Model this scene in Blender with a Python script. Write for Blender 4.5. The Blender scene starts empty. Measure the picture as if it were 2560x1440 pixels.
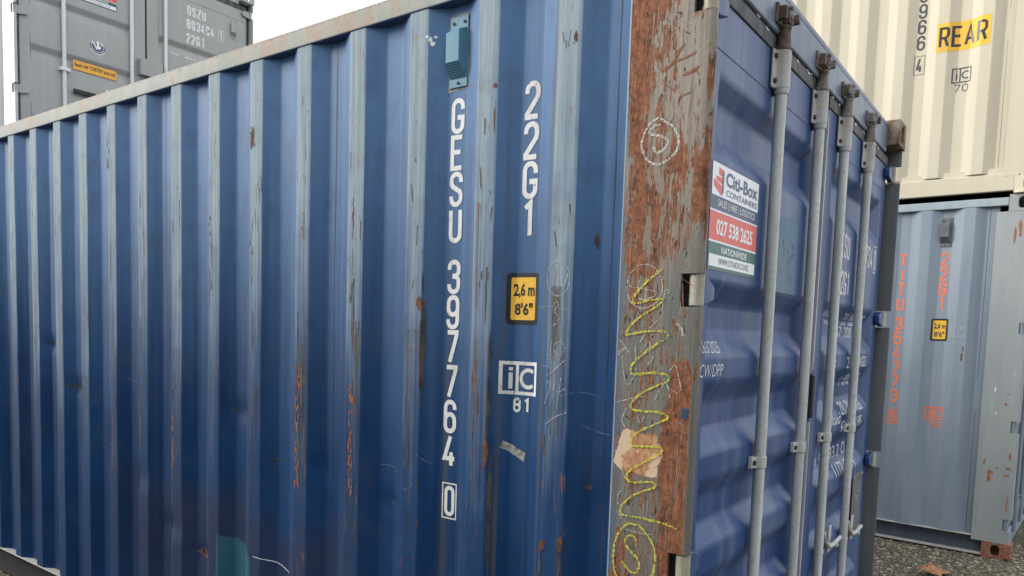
import bpy, bmesh, math, random
from mathutils import Vector, Matrix, noise as mnoise
R = math.radians
random.seed(7)
scene = bpy.context.scene
COL = scene.collection

# ------------------------------------------------------------------ camera
CAM_POS = Vector((0.6987, -1.7843, 1.5335))
YAW, PITCH, ROLL = -0.6350, -0.0787, 0.0313
FPX, PPX, PPY = 1888.36, 1258.53, 973.74          # in pixels of a 2560 x 1440 frame
fwd = Vector((math.sin(YAW) * math.cos(PITCH), math.cos(YAW) * math.cos(PITCH), math.sin(PITCH)))
rgt = Vector((math.cos(YAW), -math.sin(YAW), 0))
upv = rgt.cross(fwd)
r2 = rgt * math.cos(ROLL) + upv * math.sin(ROLL)
u2 = upv * math.cos(ROLL) - rgt * math.sin(ROLL)
cam_d = bpy.data.cameras.new('camera')
cam = bpy.data.objects.new('camera', cam_d)
COL.objects.link(cam)
m = Matrix.Identity(4)
for i in range(3):
    m[i][0], m[i][1], m[i][2], m[i][3] = r2[i], u2[i], -fwd[i], CAM_POS[i]
cam.matrix_world = m
cam_d.sensor_fit = 'HORIZONTAL'
cam_d.sensor_width = 36.0
cam_d.lens = FPX / 2560 * 36.0
cam_d.shift_x = (1280 - PPX) / 2560
cam_d.shift_y = (PPY - 720) / 2560
cam_d.clip_start = 0.05
cam_d.clip_end = 3000
scene.camera = cam

# ------------------------------------------------------------------ sky, sun, exposure
SUN_DIR = Vector((-0.78, -0.46, 0.38)).normalized()      # towards the sun
world = bpy.data.worlds.new('World')
scene.world = world
world.use_nodes = True
wn = world.node_tree
bg = wn.nodes['Background']
sky = wn.nodes.new('ShaderNodeTexSky')
sky.sky_type = 'NISHITA'
sky.sun_disc = False
sky.sun_elevation = math.asin(SUN_DIR.z)
sky.sun_rotation = math.atan2(SUN_DIR.x, SUN_DIR.y)
sky.air_density = 1.0
sky.dust_density = 6.0
sky.ozone_density = 1.0
hs = wn.nodes.new('ShaderNodeHueSaturation')
hs.inputs['Saturation'].default_value = 0.25
wn.links.new(sky.outputs[0], hs.inputs['Color'])
cl = wn.nodes.new('ShaderNodeMix')                     # bright, even cloud deck over the clear sky
cl.data_type = 'RGBA'
cl.inputs['Factor'].default_value = 0.72
wn.links.new(hs.outputs[0], cl.inputs[6])
cl.inputs[7].default_value = (6.6, 6.9, 7.3, 1)
wn.links.new(cl.outputs[2], bg.inputs['Color'])
bg.inputs['Strength'].default_value = 0.15

sun_d = bpy.data.lights.new('sun', 'SUN')
sun_d.energy = 1.5
sun_d.angle = R(28)
sun_d.color = (1.0, 0.96, 0.9)
sun = bpy.data.objects.new('sun', sun_d)
COL.objects.link(sun)
sun.rotation_euler = SUN_DIR.to_track_quat('Z', 'Y').to_euler()

vs = scene.view_settings
vs.view_transform = 'Standard'
vs.look = 'None'
vs.exposure = 0.85
vs.gamma = 1.0
vs.use_curve_mapping = False

# ------------------------------------------------------------------ node helper
PIT = 0.278                                            # pitch of the wall corrugations
class NB:
    def __init__(s, name):
        s.mat = bpy.data.materials.new(name)
        s.mat.use_nodes = True
        s.nt = s.mat.node_tree
        s.b = s.nt.nodes['Principled BSDF']
        s._tc = None
    def n(s, t, **kw):
        x = s.nt.nodes.new(t)
        for k, v in kw.items(): setattr(x, k, v)
        return x
    def put(s, sock, v):
        if hasattr(v, 'is_output') or isinstance(v, bpy.types.NodeSocket): s.nt.links.new(v, sock)
        elif isinstance(v, (tuple, list)) and len(v) == 3 and sock.type == 'RGBA': sock.default_value = (*v, 1)
        else: sock.default_value = v
    def obj(s):
        if not s._tc: s._tc = s.n('ShaderNodeTexCoord')
        return s._tc.outputs['Object']
    def xyz(s):
        x = s.n('ShaderNodeSeparateXYZ'); s.put(x.inputs[0], s.obj()); return x.outputs
    def vec(s, sc, off=(0, 0, 0)):
        x = s.n('ShaderNodeMapping'); s.put(x.inputs['Vector'], s.obj())
        x.inputs['Scale'].default_value = sc; x.inputs['Location'].default_value = off
        return x.outputs[0]
    def noise(s, vec, scale=1.0, detail=4, rough=0.55, dist=0.0):
        x = s.n('ShaderNodeTexNoise'); s.put(x.inputs['Vector'], vec)
        x.inputs['Scale'].default_value = scale; x.inputs['Detail'].default_value = detail
        x.inputs['Roughness'].default_value = rough; x.inputs['Distortion'].default_value = dist
        return x.outputs['Fac']
    def m(s, op, a, b=0.0, c=0.0, clamp=False):
        x = s.n('ShaderNodeMath', operation=op); x.use_clamp = clamp
        for i, v in enumerate((a, b, c)): s.put(x.inputs[i], v)
        return x.outputs[0]
    def ramp(s, v, a, b, o0=0.0, o1=1.0):
        x = s.n('ShaderNodeMapRange'); x.interpolation_type = 'SMOOTHSTEP'
        s.put(x.inputs[0], v)
        for i, q in enumerate((a, b, o0, o1)): s.put(x.inputs[1 + i], q)
        return x.outputs[0]
    def mix(s, f, a, b):
        x = s.n('ShaderNodeMix', data_type='RGBA')
        s.put(x.inputs['Factor'], f); s.put(x.inputs[6], a); s.put(x.inputs[7], b)
        return x.outputs[2]
    def bump(s, h, strength=0.2, dist=0.01):
        x = s.n('ShaderNodeBump'); x.inputs['Strength'].default_value = strength
        x.inputs['Distance'].default_value = dist; s.put(x.inputs['Height'], h)
        s.put(s.b.inputs['Normal'], x.outputs[0])
    def out(s, col, rough=0.5, metal=0.0, spec=0.5):
        s.put(s.b.inputs['Base Color'], col); s.put(s.b.inputs['Roughness'], rough)
        s.put(s.b.inputs['Metallic'], metal); s.put(s.b.inputs['Specular IOR Level'], spec)
        return s.mat

def paint(name, base, faded, rough=0.42, dirt=(0.10, 0.085, 0.06), dirt_amt=0.35, rust_amt=0.0, spec=0.5):
    k = NB(name)
    st = k.noise(k.vec((9, 9, 0.7)), 1.6, 5, 0.6)
    bl = k.noise(k.vec((1, 1, 1), (3, 1, 7)), 2.3, 4)
    fi = k.noise(k.vec((70, 70, 6)), 1.0, 3)
    c = k.mix(k.ramp(k.m('ADD', st, k.m('MULTIPLY', bl, 0.6)), 0.6, 1.05), base, faded)
    c = k.mix(k.m('MULTIPLY', k.ramp(fi, 0.56, 0.75), dirt_amt * 0.6), c, dirt)
    c = k.mix(k.m('MULTIPLY', k.ramp(st, 0.6, 0.78), dirt_amt), c, dirt)
    if rust_amt:
        rn = k.noise(k.vec((26, 26, 9), (5, 2, 1)), 1.0, 6, 0.65)
        c = k.mix(k.ramp(rn, 0.72 - rust_amt, 0.76 - rust_amt), c, (0.20, 0.075, 0.035))
    sc = k.noise(k.vec((6, 6, 40)), 2.0, 2)
    k.bump(k.m('ADD', k.m('MULTIPLY', bl, 2.0), k.m('MULTIPLY', sc, 0.08)), 0.12, 0.01)
    return k.out(c, k.ramp(bl, 0.3, 0.7, rough - 0.07, rough + 0.1), 0.0, spec)

def plain(name, col, rough=0.55, metal=0.0, var=0.12):
    k = NB(name)
    n = k.noise(k.vec((30, 30, 18)), 1.0, 4)
    dark = tuple(x * (1 - 2 * var) for x in col); lite = tuple(min(1, x * (1 + var)) for x in col)
    return k.out(k.mix(k.ramp(n, 0.3, 0.7), dark, lite), rough, metal)

def blue_side():
    k = NB('faded_blue_side_paint')
    X, Y, Z = k.xyz()[0:3]
    streak = k.noise(k.vec((16, 2, 0.45)), 1.0, 5, 0.6)
    fine = k.noise(k.vec((85, 20, 1.6)), 1.0, 4, 0.6)
    blot = k.noise(k.vec((1.1, 1.1, 0.8)), 1.5, 4)
    base = k.mix(k.ramp(blot, 0.3, 0.72), (0.0022, 0.027, 0.090), (0.0048, 0.047, 0.146))
    # sun-bleaching and brighter light towards the top painted in, broken up by streaks
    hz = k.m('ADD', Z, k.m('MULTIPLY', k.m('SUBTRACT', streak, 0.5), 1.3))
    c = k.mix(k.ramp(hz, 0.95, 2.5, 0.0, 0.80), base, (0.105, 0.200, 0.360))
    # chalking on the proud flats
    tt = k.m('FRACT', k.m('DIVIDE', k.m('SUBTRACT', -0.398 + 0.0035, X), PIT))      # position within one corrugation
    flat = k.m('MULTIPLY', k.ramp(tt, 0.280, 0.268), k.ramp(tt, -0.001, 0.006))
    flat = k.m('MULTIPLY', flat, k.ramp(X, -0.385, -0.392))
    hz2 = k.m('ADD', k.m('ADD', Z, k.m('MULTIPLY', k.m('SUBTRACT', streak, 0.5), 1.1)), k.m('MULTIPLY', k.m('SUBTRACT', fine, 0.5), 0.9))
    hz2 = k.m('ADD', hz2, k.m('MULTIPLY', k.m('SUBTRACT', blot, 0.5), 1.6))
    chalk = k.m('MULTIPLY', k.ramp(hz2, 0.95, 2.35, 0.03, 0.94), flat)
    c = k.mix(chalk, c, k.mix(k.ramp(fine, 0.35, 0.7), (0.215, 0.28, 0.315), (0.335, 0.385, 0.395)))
    # brown run-off stains
    st2 = k.noise(k.vec((22, 4, 0.35), (4, 9, 2)), 1.0, 4, 0.55)
    near = k.ramp(X, -1.9, -0.6, 0.15, 0.8)
    c = k.mix(k.m('MULTIPLY', k.ramp(st2, 0.55, 0.72), near), c, (0.080, 0.077, 0.068))
    # purple-grey touched-up zone near the bottom
    pz = k.m('MULTIPLY', k.ramp(k.m('ADD', Z, k.m('MULTIPLY', blot, 0.5)), 0.95, 1.15, 1.0, 0.0), k.ramp(X, -3.1, -2.4))
    pz = k.m('MULTIPLY', pz, k.ramp(X, -1.45, -1.1, 1.0, 0.0))
    c = k.mix(k.m('MULTIPLY', pz, 0.55), c, (0.034, 0.033, 0.055))
    mott = k.noise(k.vec((7, 7, 5), (2, 8, 1)), 1.0, 6, 0.65)
    c = k.mix(k.m('MULTIPLY', k.ramp(mott, 0.50, 0.70), 0.30), c, (0.045, 0.062, 0.10))
    c = k.mix(k.m('MULTIPLY', k.ramp(mott, 0.48, 0.30), 0.22), c, (0.004, 0.016, 0.055))
    # flecks of rust on the flats
    rn = k.noise(k.vec((95, 95, 13), (8, 0, 3)), 1.0, 6, 0.7)
    zone = k.noise(k.vec((2.6, 1, 1.1), (1, 5, 2)), 1.0, 2)
    rm = k.m('MULTIPLY', k.m('MULTIPLY', k.ramp(rn, 0.60, 0.65), k.ramp(zone, 0.47, 0.60)), flat)
    c = k.mix(k.m('MULTIPLY', rm, 0.85), c, (0.24, 0.085, 0.04))
    dent = k.noise(k.vec((3.0, 3.0, 2.2)), 1.0, 2)
    k.bump(k.m('ADD', k.m('MULTIPLY', dent, 1.0), k.m('MULTIPLY', fine, 0.02)), 0.25, 0.012)
    return k.out(c, k.m('ADD', k.ramp(chalk, 0.0, 0.8, 0.50, 0.70), k.m('MULTIPLY', fine, 0.08)), 0.0, 0.22)

def blue_door():
    k = NB('blue_door_paint')
    X, Y, Z = k.xyz()[0:3]
    blot = k.noise(k.vec((2, 1.6, 1.2)), 1.3, 4)
    streak = k.noise(k.vec((4, 14, 0.6)), 1.0, 4)
    c = k.mix(k.ramp(blot, 0.35, 0.7), (0.010, 0.047, 0.160), (0.042, 0.078, 0.190))
    c = k.mix(k.ramp(k.m('ADD', streak, k.m('MULTIPLY', blot, 0.4)), 0.62, 0.90, 0.0, 0.6), c, (0.105, 0.138, 0.225))
    gr = k.noise(k.vec((30, 60, 9)), 1.0, 5, 0.65)
    c = k.mix(k.m('MULTIPLY', k.ramp(gr, 0.56, 0.74), 0.35), c, (0.035, 0.038, 0.05))
    k.bump(blot, 0.15, 0.012)
    return k.out(c, 0.42, 0.0, 0.38)

def rusty_post():
    k = NB('rusted_post_paint')
    X, Y, Z = k.xyz()[0:3]
    a = k.noise(k.vec((48, 48, 11)), 1.0, 8, 0.72, 0.5)
    v = k.noise(k.vec((95, 95, 2.2), (1, 7, 4)), 1.0, 5, 0.62)
    b = k.noise(k.vec((9, 9, 2.2), (3, 3, 8)), 1.0, 5, 0.6, 0.6)
    f = k.noise(k.vec((150, 150, 105)), 1.0, 6, 0.72)
    p2 = k.noise(k.vec((38, 38, 24), (6, 2, 9)), 1.0, 6, 0.68)
    paintc = k.mix(k.ramp(v, 0.35, 0.68), (0.115, 0.118, 0.105), (0.195, 0.19, 0.16))
    tan = k.mix(k.ramp(v, 0.35, 0.66), (0.175, 0.145, 0.115), (0.275, 0.235, 0.185))
    paintc = k.mix(k.ramp(k.m('ADD', Z, k.m('MULTIPLY', b, 0.5)), 1.85, 2.15), paintc, tan)
    paintc = k.mix(k.m('MULTIPLY', k.ramp(b, 0.45, 0.6), 0.5), paintc, (0.20, 0.155, 0.115))
    bluec = (0.085, 0.125, 0.175)
    paintc = k.mix(k.m('MULTIPLY', k.ramp(X, -0.215, -0.242), k.ramp(b, 0.35, 0.55)), paintc, bluec)
    paintc = k.mix(k.m('MULTIPLY', k.ramp(v, 0.60, 0.68), 0.6), paintc, (0.13, 0.17, 0.175))
    rustc = k.mix(k.ramp(p2, 0.35, 0.62), (0.105, 0.040, 0.021), (0.26, 0.098, 0.045))
    rustc = k.mix(k.m('MULTIPLY', k.ramp(f, 0.52, 0.68), 0.75), rustc, (0.40, 0.185, 0.095))
    rustc = k.mix(k.m('MULTIPLY', k.ramp(f, 0.44, 0.32), 0.7), rustc, (0.045, 0.024, 0.017))
    rustc = k.mix(k.ramp(v, 0.58, 0.70, 0.0, 0.6), rustc, (0.36, 0.175, 0.095))
    w = k.m('ADD', k.m('ADD', k.m('MULTIPLY', a, 0.46), k.m('MULTIPLY', b, 0.30)), k.m('MULTIPLY', v, 0.24))
    top = k.m('MULTIPLY', k.m('MULTIPLY', k.ramp(Z, 2.02, 2.36), k.ramp(X, -0.09, -0.16)), 0.085)
    stripe = k.m('MULTIPLY', k.m('MULTIPLY', k.ramp(X, -0.242, -0.228), k.ramp(X, -0.175, -0.195)), k.ramp(Z, 1.3, 1.9, 0.02, 0.075))
    low = k.m('MULTIPLY', k.m('MULTIPLY', k.ramp(X, -0.125, -0.085), k.ramp(Z, 1.62, 1.38)), 0.15)
    lowc = k.m('MULTIPLY', k.m('MULTIPLY', k.ramp(X, -0.045, -0.035), k.ramp(Z, 1.62, 1.38)), -0.13)
    mid = k.m('MULTIPLY', k.m('MULTIPLY', k.ramp(X, -0.15, -0.09), k.ramp(Z, 2.06, 1.98)), k.ramp(Z, 1.72, 1.85, 0.0, 0.07))
    tot = k.m('ADD', k.m('ADD', w, top), k.m('ADD', stripe, k.m('ADD', k.m('ADD', low, lowc), mid)))
    mask = k.ramp(tot, 0.540, 0.552)
    c = k.mix(mask, paintc, rustc)
    lip = k.m('MULTIPLY', k.ramp(tot, 0.530, 0.541), k.ramp(tot, 0.552, 0.544))
    c = k.mix(k.m('MULTIPLY', lip, 0.6), c, (0.36, 0.25, 0.17))
    h = k.m('ADD', k.m('MULTIPLY', k.m('SUBTRACT', 1.0, mask), 0.6), k.m('MULTIPLY', f, 0.3))
    k.bump(k.m('ADD', h, k.m('MULTIPLY', a, 0.3)), 0.7, 0.006)
    return k.out(c, k.ramp(mask, 0, 1, 0.5, 0.85), 0.0, 0.4)

def pale_rail():
    k = NB('chalky_rail_paint')
    X, Y, Z = k.xyz()[0:3]
    s = k.noise(k.vec((11, 5, 5)), 1.0, 6, 0.66)
    g = k.noise(k.vec((2.2, 1, 1), (5, 0, 0)), 1.0, 3)
    f = k.noise(k.vec((110, 30, 45)), 1.0, 5, 0.65)
    c = k.mix(k.ramp(s, 0.3, 0.7), (0.235, 0.255, 0.225), (0.335, 0.345, 0.30))
    c = k.mix(k.ramp(k.m('ADD', s, k.m('MULTIPLY', g, 0.8)), 0.90, 1.10, 0.0, 0.65), c, (0.30, 0.185, 0.11))
    edge = k.ramp(Z, 2.565, 2.58)
    c = k.mix(k.m('MULTIPLY', k.ramp(k.m('ADD', f, k.m('MULTIPLY', edge, 0.13)), 0.60, 0.66), 0.85), c, (0.17, 0.075, 0.045))
    low = k.ramp(Z, 2.523, 2.518)
    c = k.mix(low, c, (0.05, 0.075, 0.14))
    k.bump(f, 0.25, 0.004)
    return k.out(c, 0.62, 0.0, 0.35)

def rust_mat(name, dark, lite, paintc=None, amt=0.5):
    k = NB(name)
    f = k.noise(k.vec((60, 60, 50)), 1.0, 6, 0.68)
    b = k.noise(k.vec((14, 14, 10), (3, 1, 2)), 1.0, 4)
    c = k.mix(k.ramp(f, 0.32, 0.68), dark, lite)
    if paintc: c = k.mix(k.ramp(k.m('ADD', b, k.m('MULTIPLY', f, 0.3)), 0.95 - 0.6 * amt, 1.0 - 0.6 * amt), paintc, c)
    k.bump(f, 0.5, 0.004)
    return k.out(c, 0.85, 0.0, 0.3)

def bar_mat(name, a, b, rustc=(0.16, 0.075, 0.045), amt=0.0):
    k = NB(name)
    s = k.noise(k.vec((30, 30, 2.2)), 1.0, 5, 0.62)
    f = k.noise(k.vec((90, 90, 30)), 1.0, 4)
    c = k.mix(k.ramp(s, 0.35, 0.65), a, b)
    c = k.mix(k.m('MULTIPLY', k.ramp(f, 0.55, 0.8), 0.35), c, (0.12, 0.11, 0.095))
    w2 = k.noise(k.vec((60, 60, 55), (7, 7, 7)), 1.0, 4, 0.6)
    c = k.mix(k.m('MULTIPLY', k.ramp(w2, 0.5, 0.66), 0.30), c, tuple(x * 0.62 for x in a))
    c = k.mix(k.ramp(k.m('ADD', s, k.m('MULTIPLY', f, 0.5)), 1.02 - amt, 1.08 - amt), c, rustc)
    if amt > 0:
        zt = k.ramp(k.m('ADD', k.xyz()[2], k.m('MULTIPLY', s, 0.5)), 2.48, 2.68)
        c = k.mix(k.m('MULTIPLY', zt, 0.45), c, rustc)
    k.bump(f, 0.15, 0.003)
    return k.out(c, 0.5, 0.0, 0.45)

def chalk_mat(name, col):
    k = NB(name)
    f = k.noise(k.vec((260, 260, 260)), 1.0, 3, 0.7)
    g_ = k.noise(k.vec((420, 420, 150), (2, 2, 2)), 1.0, 2, 0.6)
    k.put(k.b.inputs['Alpha'], k.ramp(k.m('ADD', f, k.m('MULTIPLY', g_, 0.6)), 0.70, 0.83))      # the stick skips over the rough steel
    c = k.mix(k.ramp(f, 0.35, 0.6), tuple(x * 0.7 for x in col), col)
    return k.out(c, 0.95, 0.0, 0.1)

def worn_vinyl(name, col, wear=0.025):
    k = NB(name)
    f = k.noise(k.vec((120, 120, 60)), 1.0, 6, 0.7)
    b = k.noise(k.vec((10, 10, 5), (4, 4, 4)), 1.0, 4)
    c = k.mix(k.m('MULTIPLY', k.ramp(f, 0.45, 0.72), 0.35), col, tuple(x * 0.45 for x in col))
    c = k.mix(k.m('MULTIPLY', k.ramp(b, 0.5, 0.75), 0.35), c, (0.25, 0.22, 0.17))
    if wear: k.put(k.b.inputs['Alpha'], k.ramp(k.m('ADD', f, k.m('MULTIPLY', b, 0.35)), 0.90 - wear, 0.86 - wear))
    return k.out(c, 0.6, 0.0, 0.35)

def ground_mat():
    k = NB('gravel_soil')
    f = k.noise(k.vec((45, 45, 45)), 1.0, 6, 0.7)
    b = k.noise(k.vec((1.4, 1.4, 1)), 1.0, 4)
    c = k.mix(k.ramp(f, 0.3, 0.7), (0.060, 0.053, 0.042), (0.18, 0.16, 0.12))
    c = k.mix(k.ramp(k.m('ADD', b, k.m('MULTIPLY', f, 0.4)), 0.68, 0.9, 0.0, 0.6), c, (0.115, 0.110, 0.055))
    k.bump(f, 0.8, 0.02)
    return k.out(c, 0.95, 0.0, 0.2)

def island_mat(name, cols, rough=0.9):
    k = NB(name)
    g = k.n('ShaderNodeNewGeometry')
    r = k.n('ShaderNodeValToRGB')
    cr = r.color_ramp; cr.interpolation = 'CONSTANT'
    while len(cr.elements) < len(cols): cr.elements.new(0.5)
    for i, c in enumerate(cols):
        cr.elements[i].position = i / len(cols); cr.elements[i].color = (*c, 1)
    k.put(r.inputs[0], g.outputs['Random Per Island'])
    f = k.noise(k.vec((80, 80, 80)), 1.0, 3)
    return k.out(k.mix(k.ramp(f, 0.3, 0.8, 0.0, 0.4), r.outputs[0], (0.04, 0.035, 0.03)), rough, 0.0, 0.2)

M = {}
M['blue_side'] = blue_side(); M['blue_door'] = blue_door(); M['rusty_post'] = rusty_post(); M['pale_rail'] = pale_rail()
M['blue_plain'] = paint('dull_blue_paint', (0.028, 0.06, 0.15), (0.07, 0.10, 0.19), 0.45)
M['blue_header'] = paint('grey_blue_header_paint', (0.10, 0.13, 0.19), (0.16, 0.19, 0.24), 0.45)
M['post_grey'] = paint('worn_grey_post_paint', (0.085, 0.09, 0.095), (0.135, 0.14, 0.14), 0.5, dirt_amt=0.6, rust_amt=0.04)
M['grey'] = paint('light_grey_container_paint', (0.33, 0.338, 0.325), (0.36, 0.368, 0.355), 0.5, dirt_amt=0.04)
M['grey_lit_side'] = paint('lit_grey_side_paint', (0.42, 0.43, 0.42), (0.5, 0.5, 0.49), 0.4, dirt_amt=0.04)  # same grey as the doors, made paler: light on the side put into colour
M['beige'] = paint('cream_container_paint', (0.53, 0.475, 0.36), (0.56, 0.51, 0.395), 0.8, (0.30, 0.24, 0.15), 0.10, spec=0.3)
M['slate'] = paint('slate_blue_container_paint', (0.205, 0.25, 0.305), (0.25, 0.295, 0.34), 0.6, (0.13, 0.12, 0.09), 0.12, spec=0.35)
M['slate_post'] = paint('green_grey_post_paint', (0.27, 0.295, 0.30), (0.32, 0.34, 0.335), 0.55, (0.20, 0.17, 0.09), 0.3, rust_amt=0.02)
M['slate_rail'] = paint('pale_slate_rail_paint', (0.27, 0.33, 0.36), (0.33, 0.385, 0.40), 0.5, (0.17, 0.14, 0.1), 0.2)
M['dark_rail'] = paint('dark_slate_rail_paint', (0.06, 0.075, 0.105), (0.085, 0.10, 0.13), 0.5)
M['rail_flange'] = paint('pale_worn_flange', (0.38, 0.38, 0.36), (0.5, 0.46, 0.40), 0.6, (0.28, 0.15, 0.08), 0.5)
M['black'] = plain('black_rubber', (0.018, 0.018, 0.02), 0.6)
M['gasket'] = plain('weathered_gasket_rubber', (0.075, 0.075, 0.078), 0.65, var=0.3)
M['seal_white'] = bar_mat('worn_white_seal', (0.45, 0.44, 0.42), (0.60, 0.59, 0.56), (0.03, 0.03, 0.03), 0.18)
M['void'] = plain('dark_interior_and_shade', (0.012, 0.012, 0.014), 0.9)
M['bar'] = bar_mat('worn_grey_bar', (0.40, 0.41, 0.385), (0.56, 0.565, 0.53), amt=0.03)
M['bar_light'] = bar_mat('pale_galvanised_bar', (0.66, 0.67, 0.65), (0.74, 0.75, 0.73), amt=-0.3)
M['bar_slate'] = bar_mat('slate_bar', (0.17, 0.21, 0.26), (0.22, 0.265, 0.31))
M['bracket'] = bar_mat('grey_bracket', (0.42, 0.425, 0.395), (0.53, 0.535, 0.50), amt=0.07)
M['cam_rust'] = rust_mat('rusted_cam_steel', (0.055, 0.040, 0.033), (0.17, 0.115, 0.085), (0.20, 0.185, 0.17), 0.52)
M['bolt'] = plain('dark_bolt', (0.045, 0.035, 0.03), 0.6)
M['barrel'] = bar_mat('worn_hinge_barrel', (0.30, 0.27, 0.20), (0.42, 0.38, 0.30), (0.22, 0.11, 0.05), 0.05)
M['rust'] = rust_mat('brown_rust', (0.075, 0.032, 0.018), (0.20, 0.085, 0.04))
M['rust_orange'] = rust_mat('orange_rust', (0.22, 0.080, 0.04), (0.42, 0.175, 0.095))
M['stain'] = plain('dark_brown_stain', (0.052, 0.045, 0.040), 0.7, var=0.3)
M['scrape'] = plain('dark_scrape', (0.10, 0.07, 0.05), 0.8, var=0.4)
M['rust_casting'] = rust_mat('rusted_casting', (0.17, 0.066, 0.036), (0.36, 0.16, 0.095), (0.22, 0.21, 0.185), 0.75)
M['brown_casting'] = rust_mat('brown_casting', (0.085, 0.048, 0.03), (0.20, 0.12, 0.07), (0.20, 0.17, 0.13), 0.62)
M['slate_casting'] = rust_mat('rust_streaked_casting', (0.20, 0.10, 0.055), (0.36, 0.22, 0.13), (0.30, 0.32, 0.30), 0.3)
M['beige_casting'] = rust_mat('scuffed_cream_casting', (0.30, 0.17, 0.085), (0.5, 0.36, 0.2), (0.62, 0.55, 0.41), 0.28)
M['white_paint'] = worn_vinyl('white_letter_paint', (0.70, 0.70, 0.67))
M['white_dull'] = plain('dull_white_letter_paint', (0.70, 0.71, 0.70), 0.55, var=0.05)
M['orange_letter'] = worn_vinyl('orange_letter_vinyl', (0.80, 0.20, 0.10))
M['black_letter'] = plain('black_letter_vinyl', (0.014, 0.014, 0.016), 0.4, var=0.1)
M['grey_letter'] = plain('charcoal_letter_vinyl', (0.05, 0.055, 0.06), 0.45, var=0.1)
M['yellow'] = worn_vinyl('yellow_vinyl', (0.80, 0.46, 0.05), 0.0)
M['amber'] = plain('amber_vinyl', (0.85, 0.42, 0.045), 0.45, var=0.04)
M['st_white'] = plain('sticker_white', (0.80, 0.81, 0.82), 0.4, var=0.03)
M['st_navy'] = plain('sticker_navy', (0.030, 0.055, 0.13), 0.4, var=0.06)
M['st_red'] = plain('sticker_red', (0.70, 0.085, 0.055), 0.4, var=0.04)
M['st_green'] = plain('sticker_green', (0.022, 0.115, 0.085), 0.4, var=0.06)
M['teal'] = paint('teal_paint', (0.032, 0.150, 0.225), (0.060, 0.205, 0.29), 0.5, dirt_amt=0.2)
M['teal_dull'] = paint('dull_teal_paint', (0.040, 0.115, 0.185), (0.065, 0.15, 0.21), 0.5, dirt_amt=0.4)
M['teal_low'] = paint('deep_teal_paint', (0.007, 0.070, 0.120), (0.018, 0.105, 0.155), 0.55, dirt_amt=0.45)
M['mesh_dark'] = plain('dark_mesh', (0.012, 0.03, 0.06), 0.7)
M['sealant'] = plain('old_sealant', (0.30, 0.29, 0.25), 0.8, var=0.3)
M['seam'] = plain('dark_seam', (0.014, 0.025, 0.06), 0.6)
M['seam_grey'] = plain('grey_seam', (0.10, 0.10, 0.10), 0.6)
M['seam_slate'] = plain('slate_seam', (0.06, 0.08, 0.11), 0.6)
M['seam_beige'] = plain('beige_seam', (0.33, 0.27, 0.18), 0.6)
M['chalk_white'] = chalk_mat('white_chalk', (0.62, 0.60, 0.55))
M['chalk_faint'] = chalk_mat('faint_chalk', (0.46, 0.47, 0.48))
M['chalk_yellow'] = chalk_mat('yellow_chalk', (0.62, 0.58, 0.08))
M['cream'] = rust_mat('peeling_cream_primer', (0.30, 0.13, 0.065), (0.56, 0.32, 0.17), (0.60, 0.45, 0.30), 0.58)
M['weld_light'] = paint('pale_weld_highlight', (0.20, 0.26, 0.33), (0.34, 0.38, 0.41), 0.6, dirt_amt=0.4, rust_amt=0.05)
def worn_mat():
    k = NB('paint_worn_to_primer')
    n1 = k.noise(k.vec((70, 30, 2.2)), 1.0, 6, 0.68); n2 = k.noise(k.vec((14, 5, 3.5), (3, 3, 3)), 1.0, 5, 0.6)
    f = k.noise(k.vec((120, 60, 22)), 1.0, 5, 0.7)
    t = k.m('ADD', k.m('MULTIPLY', n1, 0.5), k.m('MULTIPLY', n2, 0.5))
    k.put(k.b.inputs['Alpha'], k.ramp(t, 0.50, 0.60, 0.0, 0.75))
    c = k.mix(k.ramp(f, 0.35, 0.65), (0.085, 0.088, 0.082), (0.16, 0.15, 0.125))
    c = k.mix(k.ramp(k.m('ADD', f, k.m('MULTIPLY', n2, 0.4)), 0.82, 0.87), c, (0.30, 0.115, 0.055))
    return k.out(c, 0.7, 0.0, 0.2)
M['worn'] = worn_mat()
M['rust_gouge'] = rust_mat('gouged_rust', (0.15, 0.06, 0.032), (0.30, 0.135, 0.075))
M['tan_scrape'] = plain('rubbed_paint', (0.27, 0.24, 0.20), 0.8, var=0.3)
M['pit'] = plain('rust_pit', (0.045, 0.022, 0.015), 0.95, var=0.3)
M['paper'] = rust_mat('torn_paper_label', (0.10, 0.09, 0.08), (0.45, 0.44, 0.40))
M['plate_grey'] = plain('dull_metal_plate', (0.13, 0.14, 0.145), 0.5, var=0.15)
M['leaf'] = rust_mat('dry_leaf', (0.20, 0.085, 0.04), (0.45, 0.23, 0.115))
M['shrub'] = island_mat('shrub_leaves', [(0.03, 0.06, 0.02), (0.045, 0.09, 0.03), (0.02, 0.04, 0.015), (0.07, 0.10, 0.04)], 0.7)
M['stem'] = plain('shrub_stem', (0.06, 0.045, 0.03), 0.9)
M['ground'] = ground_mat()
M['gravel'] = island_mat('gravel_stones', [(0.24, 0.22, 0.175), (0.36, 0.33, 0.25), (0.15, 0.14, 0.12), (0.31, 0.29, 0.18), (0.10, 0.09, 0.075), (0.44, 0.41, 0.33), (0.24, 0.165, 0.11), (0.26, 0.25, 0.13)])

# ------------------------------------------------------------------ mesh helpers
def link(o, parent=None):
    COL.objects.link(o)
    if parent is not None: o.parent = parent
    return o

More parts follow.
